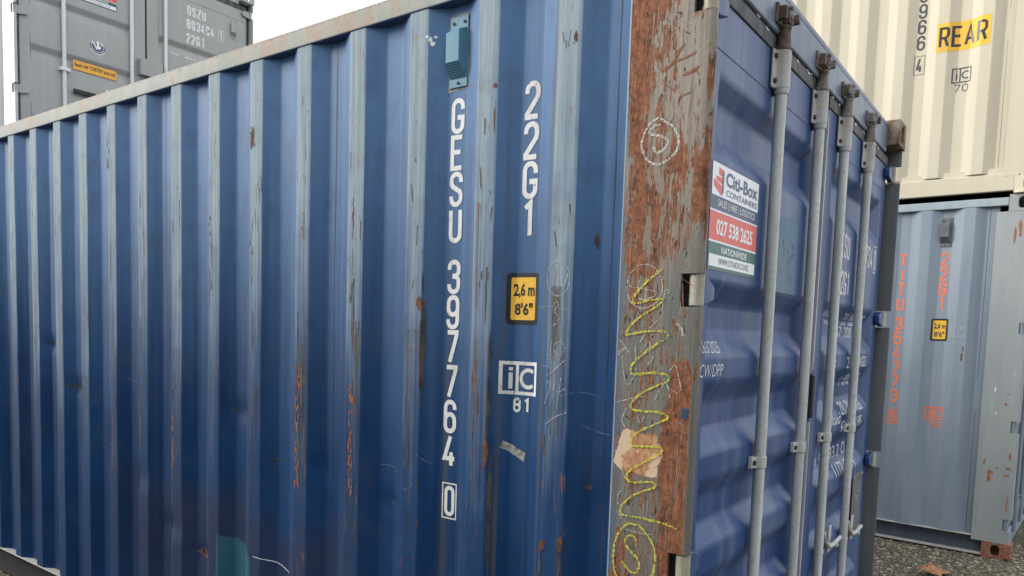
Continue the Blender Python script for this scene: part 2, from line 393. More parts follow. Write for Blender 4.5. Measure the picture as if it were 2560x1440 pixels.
def mesh_obj(name, verts, faces, mat, parent=None, smooth=False, mats=None, fmat=None):
    me = bpy.data.meshes.new(name)
    me.from_pydata([tuple(v) for v in verts], [], faces)
    for mm in (mats or [mat]): me.materials.append(mm)
    if fmat:
        for p, i in zip(me.polygons, fmat): p.material_index = i
    if smooth:
        me.polygons.foreach_set('use_smooth', [True] * len(me.polygons))
    me.update()
    return link(bpy.data.objects.new(name, me), parent)

class MB:
    """collects shapes, builds one mesh object"""
    def __init__(s): s.v = []; s.f = []
    def add(s, vs, fs):
        n = len(s.v); s.v += [tuple(q) for q in vs]; s.f += [tuple(i + n for i in f) for f in fs]; return s
    def box(s, x0, x1, y0, y1, z0, z1):
        v = [(x, y, z) for z in (z0, z1) for y in (y0, y1) for x in (x0, x1)]
        return s.add(v, [(0, 2, 3, 1), (4, 5, 7, 6), (0, 1, 5, 4), (2, 6, 7, 3), (0, 4, 6, 2), (1, 3, 7, 5)])
    def tube(s, pts, rad, n=10, caps=True):
        rings = []
        for i, p in enumerate(pts):
            p = Vector(p)
            a = Vector(pts[max(i - 1, 0)]); b = Vector(pts[min(i + 1, len(pts) - 1)])
            d = (b - a).normalized()
            up = Vector((0, 0, 1)) if abs(d.z) < 0.9 else Vector((1, 0, 0))
            u = d.cross(up).normalized(); w = u.cross(d)
            r = rad[i] if isinstance(rad, (list, tuple)) else rad
            rings.append([p + (u * math.cos(t) + w * math.sin(t)) * r for t in [2 * math.pi * k / n for k in range(n)]])
        vs = [q for rr in rings for q in rr]; fs = []
        for i in range(len(rings) - 1):
            for k in range(n):
                k2 = (k + 1) % n
                fs.append((i * n + k, i * n + k2, (i + 1) * n + k2, (i + 1) * n + k))
        if caps:
            fs.append(tuple(range(n))[::-1]); fs.append(tuple((len(rings) - 1) * n + k for k in range(n)))
        return s.add(vs, fs)
    def prism(s, poly, axis, a, b):
        """poly of 2D points; axis 'z': (x,y); 'x': (y,z); 'y': (x,z)"""
        def mk(p, t):
            return (p[0], p[1], t) if axis == 'z' else ((t, p[0], p[1]) if axis == 'x' else (p[0], t, p[1]))
        n = len(poly)
        vs = [mk(p, a) for p in poly] + [mk(p, b) for p in poly]
        fs = [tuple(range(n))[::-1], tuple(range(n, 2 * n))] + [(i, (i + 1) % n, n + (i + 1) % n, n + i) for i in range(n)]
        return s.add(vs, fs)
    def build(s, name, mat, parent=None, smooth=False, bevel=0.0, seg=2):
        o = mesh_obj(name, s.v, s.f, mat, parent, smooth)
        bm = bmesh.new(); bm.from_mesh(o.data); bmesh.ops.recalc_face_normals(bm, faces=bm.faces); bm.to_mesh(o.data); bm.free()
        if bevel: add_bevel(o, bevel, seg)
        elif smooth: sharp(o)
        return o

def sharp(o, ang=35):
    bm = bmesh.new(); bm.from_mesh(o.data)
    for e in bm.edges:
        if len(e.link_faces) == 2 and e.calc_face_angle(0) > R(ang): e.smooth = False
    bm.to_mesh(o.data); bm.free()

def add_bevel(o, w, seg=2):
    o.data.polygons.foreach_set('use_smooth', [True] * len(o.data.polygons))
    b = o.modifiers.new('bevel', 'BEVEL'); b.width = w; b.segments = seg; b.limit_method = 'ANGLE'; b.angle_limit = R(25)
    b.harden_normals = False
    w_ = o.modifiers.new('wn', 'WEIGHTED_NORMAL'); w_.keep_sharp = True

# ---- 2D shapes mapped onto a surface
def flat_mesh(polys, cuts_a=(), cuts_b=()):
    """polys: list of (verts2d, faces, lift); returns bmesh in (a,b,lift)"""
    bm = bmesh.new()
    for vs, fs, lift in polys:
        bv = [bm.verts.new((a, b, lift)) for a, b in vs]
        for f in fs:
            try: bm.faces.new([bv[i] for i in f])
            except ValueError: pass
    if len(cuts_a) > 4 and not cuts_b:
        cuts_b = [0.03 * k for k in range(5, 86)]
    xs_ = [v.co.x for v in bm.verts]; ys_ = [v.co.y for v in bm.verts]
    cuts_a = [c for c in cuts_a if min(xs_) < c < max(xs_)]; cuts_b = [c for c in cuts_b if min(ys_) < c < max(ys_)]
    for c in cuts_a:
        bmesh.ops.bisect_plane(bm, geom=bm.verts[:] + bm.edges[:] + bm.faces[:], plane_co=(c, 0, 0), plane_no=(1, 0, 0))
    for c in cuts_b:
        bmesh.ops.bisect_plane(bm, geom=bm.verts[:] + bm.edges[:] + bm.faces[:], plane_co=(0, c, 0), plane_no=(0, 1, 0))
    return bm

def surf_obj(name, polys, mapf, mat, parent, cuts_a=(), cuts_b=(), flip=False):
    bm = flat_mesh(polys, cuts_a, cuts_b)
    for v in bm.verts: v.co = mapf(v.co.x, v.co.y, v.co.z)
    if flip: bmesh.ops.reverse_faces(bm, faces=bm.faces)
    me = bpy.data.meshes.new(name); bm.to_mesh(me); bm.free(); me.materials.append(mat)
    return link(bpy.data.objects.new(name, me), parent)

def ribbon(pts, w, lift=0.0, closed=False, jitter=0.0):
    P = [Vector((p[0], p[1])) for p in pts]; n = len(P); L = []; Rr = []
    for i in range(n):
        if closed: a, b = P[(i - 1) % n], P[(i + 1) % n]
        else: a, b = P[max(i - 1, 0)], P[min(i + 1, n - 1)]
        d0 = (P[i] - a); d1 = (b - P[i])
        d0 = d0.normalized() if d0.length > 1e-9 else d1.normalized()
        d1 = d1.normalized() if d1.length > 1e-9 else d0
        t = (d0 + d1); t = t.normalized() if t.length > 1e-6 else d1
        nn = Vector((-t.y, t.x)); k = 1.0 / max(0.45, nn.dot(Vector((-d1.y, d1.x))))
        hw = w / 2 * k * (1 + random.uniform(-jitter, jitter))
        L.append(P[i] + nn * hw); Rr.append(P[i] - nn * hw)
    vs = [tuple(q) for q in L + Rr]; fs = []
    for i in range(n if closed else n - 1):
        j = (i + 1) % n
        fs.append((n + i, n + j, j, i))
    return (vs, fs, lift)

def smooth_path(pts, sub=4):
    """Catmull-Rom"""
    P = [Vector(p) for p in pts]; out = []
    if len(P) < 3: return [tuple(p) for p in P]
    for i in range(len(P) - 1):
        p0, p1, p2, p3 = P[max(i - 1, 0)], P[i], P[i + 1], P[min(i + 2, len(P) - 1)]
        for k in range(sub):
            t = k / sub
            out.append(tuple(0.5 * ((2 * p1) + (p2 - p0) * t + (2 * p0 - 5 * p1 + 4 * p2 - p3) * t * t + (3 * p1 - p0 - 3 * p2 + p3) * t ** 3)))
    out.append(tuple(P[-1])); return out

def rect(a0, a1, b0, b1, lift=0.0): return ([(a0, b0), (a1, b0), (a1, b1), (a0, b1)], [(0, 1, 2, 3)], lift)
def rrect(a0, a1, b0, b1, r, lift=0.0):
    vs = []
    for cx, cy, s in ((a1 - r, b1 - r, 0), (a0 + r, b1 - r, 90), (a0 + r, b0 + r, 180), (a1 - r, b0 + r, 270)):
        for k in range(5): vs.append((cx + r * math.cos(R(s + 22.5 * k)), cy + r * math.sin(R(s + 22.5 * k))))
    return (vs, [tuple(range(len(vs)))], lift)
def frame(a0, a1, b0, b1, t, lift=0.0):
    vs = [(a0, b0), (a1, b0), (a1, b1), (a0, b1), (a0 + t, b0 + t), (a1 - t, b0 + t), (a1 - t, b1 - t), (a0 + t, b1 - t)]
    return (vs, [(0, 1, 5, 4), (1, 2, 6, 5), (2, 3, 7, 6), (3, 0, 4, 7)], lift)
def ragged(pts, sub=5, amt=0.003, seed=1, lift=0.0):
    rr = random.Random(seed); out = []
    for i, p in enumerate(pts):
        q = pts[(i + 1) % len(pts)]
        for k in range(sub):
            t = k / sub
            out.append((p[0] + (q[0] - p[0]) * t + rr.uniform(-amt, amt), p[1] + (q[1] - p[1]) * t + rr.uniform(-amt, amt)))
    return (out, [tuple(range(len(out)))], lift)
def blob(cx, cy, w, h, seed, n=18, rough=0.35, lift=0.0):
    rnd = random.Random(seed); ph = [rnd.uniform(-1, 1) for _ in range(n)]
    vs = []
    for k in range(n):
        t = 2 * math.pi * k / n; q = 1 + rough * ph[k]
        vs.append((cx + w / 2 * math.cos(t) * q, cy + h / 2 * math.sin(t) * q))
    c = len(vs); vs.append((cx, cy))
    return (vs, [(k, (k + 1) % n, c) for k in range(n)], lift)

# ---- narrow stencil-like lettering drawn with strokes of even width
def arc(cx, cy, r, a0, a1, n=8): return [(cx + r * math.cos(R(a0 + (a1 - a0) * k / n)), cy + r * math.sin(R(a0 + (a1 - a0) * k / n))) for k in range(n + 1)]
def glyph(ch, w, h):
    r = w / 2
    top = arc(r, h - r, r, 0, 180); topr = arc(r, h - r, r, 180, 0); bot = arc(r, r, r, 180, 360); botr = arc(r, r, r, 0, -180)
    G = {
     'G': [[(w, h - r - .1 * h)] + top + bot + [(w, .45 * h), (.45 * w, .45 * h)]],
     'E': [[(w, h), (0, h), (0, 0), (w, 0)], [(.0, .52 * h), (.86 * w, .52 * h)]],
     'S': [[(w, h - r - .08 * h)] + top + [(0, .70 * h), (.12 * w, .60 * h), (.88 * w, .42 * h), (w, .32 * h)] + botr + [(0, r + .08 * h)]],
     'U': [[(0, h)] + bot + [(w, h)]],
     '3': [[(0, h - r - .06 * h)] + topr + [(w, .66 * h), (.8 * w, .545 * h), (.35 * w, .525 * h)], [(.35 * w, .525 * h), (.8 * w, .50 * h), (w, .40 * h)] + botr + [(0, r + .06 * h)]],
     '9': [[(0, r + .06 * h)] + bot + top + arc(r, .42 * h + r, r, 180, 360)[:-1] + [(w, .42 * h + r)]],
     '6': [[(w, h - r - .06 * h)] + top + bot + arc(r, .58 * h - r, r, 0, 180)[:-1] + [(0, .58 * h - r)]],
     '7': [[(0, h), (w, h), (w, .93 * h), (.30 * w, 0)]],
     '4': [[(.62 * w, h), (0, .24 * h), (w * 1.1, .24 * h)], [(.74 * w, .46 * h), (.74 * w, 0)]],
     '0': [top + bot + [(w, h - r)]],
     '2': [[(0, h - r - .08 * h)] + topr + [(w, .68 * h), (.92 * w, .56 * h), (0, .08 * h), (0, 0), (w, 0)]],
     '1': [[(.15 * w, .84 * h), (.62 * w, h), (.62 * w, 0)]],
     '8': [arc(r, h - r, r, 0, 180) + [(0, .66 * h), (.2 * w, .525 * h), (.8 * w, .525 * h), (w, .66 * h), (w, h - r)], [(.2 * w, .525 * h), (0, .39 * h)] + bot + [(w, .39 * h), (.8 * w, .525 * h)]],
     '5': [[(w, h), (0, h), (0, .54 * h), (.3 * w, .60 * h), (.75 * w, .59 * h), (w, .48 * h)] + botr + [(0, r + .06 * h)]],
     'T': [[(0, h), (w, h)], [(r, h), (r, 0)]],
     'I': [[(r, h), (r, 0)]],
     'D': [[(0, 0), (0, h), (.5 * w, h)] + arc(.5 * w, h - .5 * w, .5 * w, 90, 0, 5) + arc(.5 * w, .5 * w, .5 * w, 0, -90, 5) + [(0, 0)]],
     'Z': [[(0, h), (w, h), (w, .93 * h), (0, .07 * h), (0, 0), (w, 0)]],
     'R': [[(0, 0), (0, h), (.6 * w, h)] + arc(.6 * w, h - .4 * w, .4 * w, 90, 0, 5) + [(w, .62 * h), (.75 * w, .47 * h), (0, .47 * h)], [(.6 * w, .47 * h), (w, 0)]],
     'A': [[(0, 0), (r, h), (w, 0)], [(.17 * w, .3 * h), (.83 * w, .3 * h)]],
    }
    return G[ch]
def glyphs(text_items, stroke):
    """text_items: (char, a_left, b_bottom, w, h) outer sizes -> polys"""
    polys = []
    for n, (ch, a, b, w, h) in enumerate(text_items):
        for q, path in enumerate(glyph(ch, w - stroke, h - stroke)):
            polys.append(ribbon([(a + stroke / 2 + x, b + stroke / 2 + y) for x, y in path], stroke, 0.00015 * q))
    return polys
def font_polys(text, a0, a1, b0, b1, bold=0.0, lift=0.0, shear=0.0):
    """built-in font, fitted into a box"""
    cu = bpy.data.curves.new('tmp_text', 'FONT'); cu.body = text; cu.offset = bold; cu.resolution_u = 3; cu.shear = shear
    o = bpy.data.objects.new('tmp_text', cu); COL.objects.link(o)
    dg = bpy.context.evaluated_depsgraph_get()
    me = bpy.data.meshes.new_from_object(o.evaluated_get(dg))
    vs = [(v.co.x, v.co.y) for v in me.vertices]; fs = [tuple(p.vertices) for p in me.polygons]
    bpy.data.objects.remove(o); bpy.data.curves.remove(cu); bpy.data.meshes.remove(me)
    xs = [v[0] for v in vs]; ys = [v[1] for v in vs]
    sx = (a1 - a0) / (max(xs) - min(xs)); sy = (b1 - b0) / (max(ys) - min(ys))
    return ([(a0 + (x - min(xs)) * sx, b0 + (y - min(ys)) * sy) for x, y in vs], fs, lift)

# ------------------------------------------------------------------ shipping container builder
W, H, LEN = 2.438, 2.591, 6.058
PIT = 0.278
OUT_Y, IN_Y = 0.004, 0.040
def side_depth(x, ph=0.0):
    e = -0.398 + ph
    if x > e: return min(IN_Y, OUT_Y + (x - e) / 0.068 * (IN_Y - OUT_Y))
    if x < -5.74: return IN_Y
    t = (e - x) % PIT
    if t < 0.072: return OUT_Y
    if t < 0.140: return OUT_Y + (t - 0.072) / 0.068 * (IN_Y - OUT_Y)
    if t < 0.210: return IN_Y
    return IN_Y - (t - 0.210) / 0.068 * (IN_Y - OUT_Y)
def side_folds(ph=0.0, lo=-5.76, hi=-0.2):
    out = []; e = -0.398 + ph
    out.append(e + 0.068)
    k = 0
    while True:
        b = e - k * PIT
        if b - 0.21 < lo: break
        out += [b, b - 0.072, b - 0.140, b - 0.210]; k += 1
    return out
DENTS = ((-1.958, 1.172, .011, .06, .03), (-3.354, 1.172, .012, .08, .035), (-3.644, 1.383, .013, .06, .03), (-2.45, 0.62, .014, .09, .045), (-2.229, 0.531, .010, .06, .05), (-1.464, 1.011, .008, .04, .025), (-1.112, 0.933, .008, .05, .03), (-2.70, 0.80, .010, .07, .05), (-0.43, 1.30, .006, .06, .05), (-3.0, 0.95, .009, .06, .12), (-0.70, 0.62, .007, .05, .06))
def wave(x, z, amp):
    if amp == 0: return 0.0
    dv = 0.0
    if amp > 0.002:
        for dx, dz, da, rx, rz in DENTS:
            q = ((x - dx) / rx) ** 2 + ((z - dz) / rz) ** 2
            if q < 9: dv += da * math.exp(-q)
        dv += mnoise.noise(Vector((x * 7.0, z * 5.5, 1.7))) * 0.0008
    v = dv + mnoise.noise(Vector((x * 0.9, z * 1.1, 3.3))) * amp + mnoise.noise(Vector((x * 3.1, z * 2.6, 9.1))) * amp * 0.45
    return v

def corrugated(name, parent, mat, ph, amp, mirror=False, z0=0.150, z1=2.518, xa=-0.232, xb=-5.86, rows=24):
    fl = side_folds(ph); xs = [xa]
    rr = 0.0055
    for f in fl: xs += [f + rr + 0.006, f + rr, f + rr * 0.35, f - rr * 0.35, f - rr, f - rr - 0.006]
    xs.append(xb); xs = sorted(set(round(x, 5) for x in xs), reverse=True)
    def dep(x):      # rounded folds
        return sum(side_depth(x + d, ph) for d in (-0.0036, -0.0018, 0, 0.0018, 0.0036)) / 5
    zs = [z0 + (z1 - z0) * i / rows for i in range(rows + 1)]
    vs = []
    for z in zs:
        for x in xs:
            y = dep(x) + wave(x, z, amp) * (1 if 0.2 < z < 2.5 else 0.2)
            vs.append((x, (W - y) if mirror else y, z))
    n = len(xs); fs = []
    for i in range(rows):
        for k in range(n - 1):
            q = (i * n + k, (i + 1) * n + k, (i + 1) * n + k + 1, i * n + k + 1)
            fs.append(q[::-1] if mirror else q)
    o = mesh_obj(name, vs, fs, mat, parent, smooth=True)
    wn_ = o.modifiers.new('wn', 'WEIGHTED_NORMAL'); wn_.weight = 80
    return o

def ring_face(mb, rect4, hole, mk, n=24):
    """plate with an oval hole. rect4=(a0,a1,b0,b1), hole=(ca,cb,wa,wb); mk(a,b,d)->xyz"""
    a0, a1, b0, b1 = rect4; ca, cb, wa, wb = hole
    angs = sorted([2 * math.pi * k / n for k in range(n)] + [math.atan2(b - cb, a - ca) % (2 * math.pi) for a in (a0, a1) for b in (b0, b1)])
    outer = []; inner = []
    for t in angs:
        c, s = math.cos(t), math.sin(t)
        k = min([(a1 - ca) / c if c > 1e-9 else 1e9, (a0 - ca) / c if c < -1e-9 else 1e9, (b1 - cb) / s if s > 1e-9 else 1e9, (b0 - cb) / s if s < -1e-9 else 1e9])
        outer.append((ca + c * k, cb + s * k))
        e = (abs(c) ** 3 + abs(s) ** 3) ** (-1 / 3)
        inner.append((ca + c * wa / 2 * e, cb + s * wb / 2 * e))
    N = len(angs)
    vs = [mk(a, b, 0) for a, b in outer] + [mk(a, b, 0) for a, b in inner] + [mk(a, b, 0.022) for a, b in inner]
    fs = [(i, (i + 1) % N, N + (i + 1) % N, N + i) for i in range(N)] + [(N + i, N + (i + 1) % N, 2 * N + (i + 1) % N, 2 * N + i) for i in range(N)]
    mb.add(vs, fs)

def casting(parent, mat, xs, ys, zs, idx):
    """xs=+1 door end / -1 front end; ys=-1 near side / +1; zs bottom/top"""
    x0, x1 = (-0.178, 0.001) if xs > 0 else (-LEN - 0.001, -LEN + 0.178)
    y0, y1 = (-0.001, 0.162) if ys < 0 else (W - 0.162, W + 0.001)
    z0, z1 = (0.0, 0.118) if zs < 0 else (H - 0.118, H)
    mb = MB()
    yo, yi = (y0, y1) if ys < 0 else (y1, y0); sy = 1 if ys < 0 else -1
    xo, xi = (x1, x0) if xs > 0 else (x0, x1); sx = -1 if xs > 0 else 1
    cx = (x0 + x1) / 2 + (-0.006 if xs > 0 else 0.006); cz = (z0 + z1) / 2
    ring_face(mb, (x0, x1, z0, z1), (cx, cz, 0.056, 0.079), lambda a, b, d: (a, yo + sy * d, b))
    ring_face(mb, (y0, y1, z0, z1), ((y0 + y1) / 2, cz, 0.056, 0.079), lambda a, b, d: (xo + sx * d, a, b))
    zo, zi, sz = (z0, z1, 1) if zs < 0 else (z1, z0, -1)
    ring_face(mb, (x0, x1, y0, y1), ((x0 + x1) / 2, (y0 + y1) / 2, 0.11, 0.062), lambda a, b, d: (a, b, zo + sz * d))
    mb.add([(x0, y0, zi), (x1, y0, zi), (x1, y1, zi), (x0, y1, zi)], [(0, 1, 2, 3)])
    mb.add([(x0, yi, z0), (x1, yi, z0), (x1, yi, z1), (x0, yi, z1)], [(0, 1, 2, 3)])
    mb.add([(xi, y0, z0), (xi, y1, z0), (xi, y1, z1), (xi, y0, z1)], [(0, 1, 2, 3)])
    o = mesh_obj('corner_casting', mb.v, mb.f, mat, parent)
    bm = bmesh.new(); bm.from_mesh(o.data); bmesh.ops.remove_doubles(bm, verts=bm.verts, dist=0.0004)
    bmesh.ops.recalc_face_normals(bm, faces=bm.faces); bm.to_mesh(o.data); bm.free()
    add_bevel(o, 0.006, 3)
    return o

def rear_post(parent, mat, pockets, hh, px, mirror, xf=-0.006):
    mb = MB(); r = 0.016
    def fl(p): return [(x, W - y) for x, y in p][::-1] if mirror else p
    nose = [(px, 0.0015), (xf - r, 0.0015)] + [(xf - r + r * math.sin(R(t)), 0.0015 + r - r * math.cos(R(t))) for t in range(9, 91, 9)]
    nose += [(xf, 0.021), (xf - 0.006, 0.025), (px, 0.025)]
    mb.prism(fl([(-0.246, 0.0015), (px, 0.0015), (px, 0.014), (-0.246, 0.014)]), 'z', 0.118, H - 0.118)
    edges = [0.118]
    for zt in sorted(pockets): edges += [zt - hh, zt]
    edges.append(H - 0.118)
    for i in range(0, len(edges) - 1, 2): mb.prism(fl(nose), 'z', edges[i], edges[i + 1])
    o = mb.build('corner_post', mat, parent, smooth=True)
    # inner liner of the post (dark inside the pockets)
    l = MB(); ya, yb = (0.030, 0.10) if not mirror else (W - 0.10, W - 0.030)
    l.box(-0.24, -0.092, ya, yb, 0.125, H - 0.125)
    l.build('inner_post', M['void'], parent)
    return o

def leaf_x(y, z, d):
    """surface of a door leaf"""
    for zt, zb in d['recess']:
        if zb < z < zt and d['ra'] < y < d['rb']:
            k = min((zt - z) / d['st'], (z - zb) / d['sb'], (y - d['ra']) / d['se'], (d['rb'] - y) / d['se'], 1.0)
            return d['x'] - d['depth'] * k
    return d['x']

def door_leaf(parent, d, mat):
    y0, y1, z0, z1, ra, rb, X = d['y0'], d['y1'], d['z0'], d['z1'], d['ra'], d['rb'], d['x']
    zs = [z0] + sorted([z for r in d['recess'] for z in r]) + [z1]
    vs = []; fs = []
    def q(*pts):
        n = len(vs); vs.extend(pts); fs.append(tuple(range(n, n + len(pts))))
    for i in range(len(zs) - 1):
        a, b = zs[i], zs[i + 1]
        q((X, y0, a), (X, ra, a), (X, ra, b), (X, y0, b)); q((X, rb, a), (X, y1, a), (X, y1, b), (X, rb, b))
        if i % 2 == 0: q((X, ra, a), (X, rb, a), (X, rb, b), (X, ra, b))
        else:
            XI = X - d['depth']; a2, b2, c, e = a + d['sb'], b - d['st'], ra + d['se'], rb - d['se']
            q((XI, c, a2), (XI, e, a2), (XI, e, b2), (XI, c, b2))
            q((X, ra, a), (X, rb, a), (XI, e, a2), (XI, c, a2)); q((XI, c, b2), (XI, e, b2), (X, rb, b), (X, ra, b))
            q((X, ra, a), (XI, c, a2), (XI, c, b2), (X, ra, b)); q((XI, e, a2), (X, rb, a), (X, rb, b), (XI, e, b2))
    Xb = X - 0.06
    q((X, y0, z0), (X, y0, z1), (Xb, y0, z1), (Xb, y0, z0)); q((X, y1, z1), (X, y1, z0), (Xb, y1, z0), (Xb, y1, z1))
    q((X, y0, z1), (X, y1, z1), (Xb, y1, z1), (Xb, y0, z1)); q((X, y1, z0), (X, y0, z0), (Xb, y0, z0), (Xb, y1, z0))
    q((Xb, y0, z0), (Xb, y0, z1), (Xb, y1, z1), (Xb, y1, z0))
    o = mesh_obj('door', vs, fs, mat, parent)
    bm = bmesh.new(); bm.from_mesh(o.data); bmesh.ops.remove_doubles(bm, verts=bm.verts, dist=0.0004)
    bmesh.ops.recalc_face_normals(bm, faces=bm.faces); bm.to_mesh(o.data); bm.free()
    add_bevel(o, 0.012, 3)
    return o

def lock_bar(door, header, y, cfg):
    xb = -0.042; mb = MB()
    mb.tube([(xb, y, 0.10), (xb, y, 2.40)], 0.0178, 14)
    mb.build('lock_bar', cfg['bar'], door, smooth=True)
    if cfg.get('lite'): return
    # top bearing bracket: half shell + flanges + bolts
    for zc, hz in ((2.338, 0.056), (0.27, 0.054)):
        b = MB(); prof = []
        for t in range(-90, 91, 18): prof.append((xb + 0.0245 * math.cos(R(t)), y + 0.0245 * math.sin(R(t))))
        prof = [(-0.062, y - 0.047), (-0.054, y - 0.047), (-0.052, y - 0.027)] + prof + [(-0.052, y + 0.027), (-0.054, y + 0.047), (-0.062, y + 0.047)]
        b.prism(prof, 'z', zc - hz, zc + hz)
        br = b.build('bar_bracket', cfg['bracket'], door, smooth=True, bevel=0.003)
        for sy in (-1, 1):
            for sz in (-1, 1):
                t = MB(); t.tube([(-0.056, y + sy * 0.036, zc + sz * 0.036), (-0.046, y + sy * 0.036, zc + sz * 0.036)], [0.0085, 0.0075], 8)
                t.build('bolt', M['bolt'], door)
        c = MB(); c.tube([(xb, y, zc - hz - 0.014), (xb, y, zc - hz - 0.003), (xb, y, zc - hz + 0.004)], [0.021, 0.0235, 0.0235], 14)
        c.build('collar', cfg['bar'], door, smooth=True)
    # rusted stem and cam head
    c = MB()
    c.tube([(xb, y, 2.3920), (xb, y, 2.4030), (xb, y, 2.4070), (xb, y, 2.4530), (xb, y, 2.4590), (xb, y, 2.4710)], [0.0245, 0.024, 0.0215, 0.0185, 0.021, 0.018], 14)
    c.box(xb - 0.020, xb + 0.020, y - 0.020, y + 0.020, 2.4690, 2.4830)
    c.prism([(xb - 0.018, y - 0.030), (xb + 0.018, y - 0.026), (xb + 0.024, y + 0.004), (xb + 0.016, y + 0.030), (xb - 0.006, y + 0.034), (xb - 0.018, y + 0.016)], 'z', 2.4815, 2.5110)
    c.tube([(xb + 0.006, y - 0.034, 2.5050), (xb + 0.020, y - 0.012, 2.5130), (xb + 0.012, y + 0.022, 2.5140)], 0.0075, 8)
    c.build('cam', M['cam_rust'], door, smooth=True, bevel=0.003)
    k = MB()
    k.box(-0.052, -0.043, y - 0.065, y + 0.050, 2.4610, 2.5190)
    k.box(-0.046, -0.020, y - 0.062, y - 0.044, 2.4670, 2.5070)
    k.box(-0.046, -0.012, y + 0.042, y + 0.054, 2.4830, 2.5130)
    k.build('cam_keeper', M['cam_rust'], header, bevel=0.004)
    # mid strap
    z = cfg.get('strap_z', 1.145)
    s = MB(); prof = [(xb + 0.0215 * math.cos(R(t)), y + 0.0215 * math.sin(R(t))) for t in range(-90, 91, 18)]
    prof = [(-0.0635, y - 0.045), (-0.050, y - 0.045), (-0.046, y - 0.024)] + prof + [(-0.0635, y + 0.0215)]
    s.prism(prof, 'z', z - 0.018, z + 0.018); s.build('bar_strap', cfg['bracket'], door, smooth=True, bevel=0.002)
    t = MB(); t.tube([(-0.051, y - 0.034, z), (-0.042, y - 0.034, z)], 0.008, 8); t.build('bolt', M['bolt'], door)

def lever(door, y, z, sgn, mat):
    xb = -0.042; b = MB()
    b.prism([(y + sgn * 0.012, z - 0.040), (y + sgn * 0.055, z - 0.034), (y + sgn * 0.060, z + 0.020), (y + sgn * 0.035, z + 0.040), (y + sgn * 0.012, z + 0.036)], 'x', xb - 0.006, xb + 0.010)
    b.build('handle_hub', mat, door, bevel=0.003)
    p = MB(); p.tube([(xb + 0.012, y + sgn * 0.040, z), (xb + 0.020, y + sgn * 0.036, z)], 0.010, 8); p.build('pivot_pin', M['bolt'], door)
    h = MB(); h.tube([(xb + 0.014, y + sgn * 0.03, z + 0.06), (xb + 0.016, y + sgn * 0.045, z + 0.02), (xb + 0.018, y + sgn * 0.10, z - 0.012), (xb + 0.016, y + sgn * 0.20, z - 0.02), (xb + 0.010, y + sgn * 0.33, z - 0.02)], [0.006, 0.008, 0.009, 0.009, 0.009], 8)
    h.build('handle', mat, door, smooth=True)
    c = MB(); c.box(-0.064, -0.024, y + sgn * 0.26 - 0.014, y + sgn * 0.26 + 0.014, z - 0.048, z - 0.034)
    c.box(-0.064, -0.058, y + sgn * 0.26 - 0.022, y + sgn * 0.26 + 0.022, z - 0.075, z + 0.04)
    c.build('handle_catch', mat, door, bevel=0.002)

def hinge(parent, yo, sgn, zt, hh, mat, barrel):
    """yo: outer face of the post, sgn: +1 inward is +y"""
    zc = zt - hh / 2; b = MB()
    b.tube([(-0.045, yo + sgn * 0.024, zt - hh + 0.004), (-0.045, yo + sgn * 0.024, zt - 0.004)], 0.0185, 14)
    b.build('hinge_barrel', barrel, parent, smooth=True)
    g = MB()
    y = lambda t: yo + sgn * t
    poly = [(y(0.040), zc - hh / 2 + 0.006), (y(0.075), zc - hh / 2 + 0.008), (y(0.125), zc - 0.020), (y(0.130), zc + 0.014), (y(0.080), zc + hh / 2 - 0.006), (y(0.040), zc + hh / 2 - 0.006)]
    g.prism(poly, 'x', -0.061, -0.038)
    g.build('hinge_blade', mat, parent, bevel=0.004)

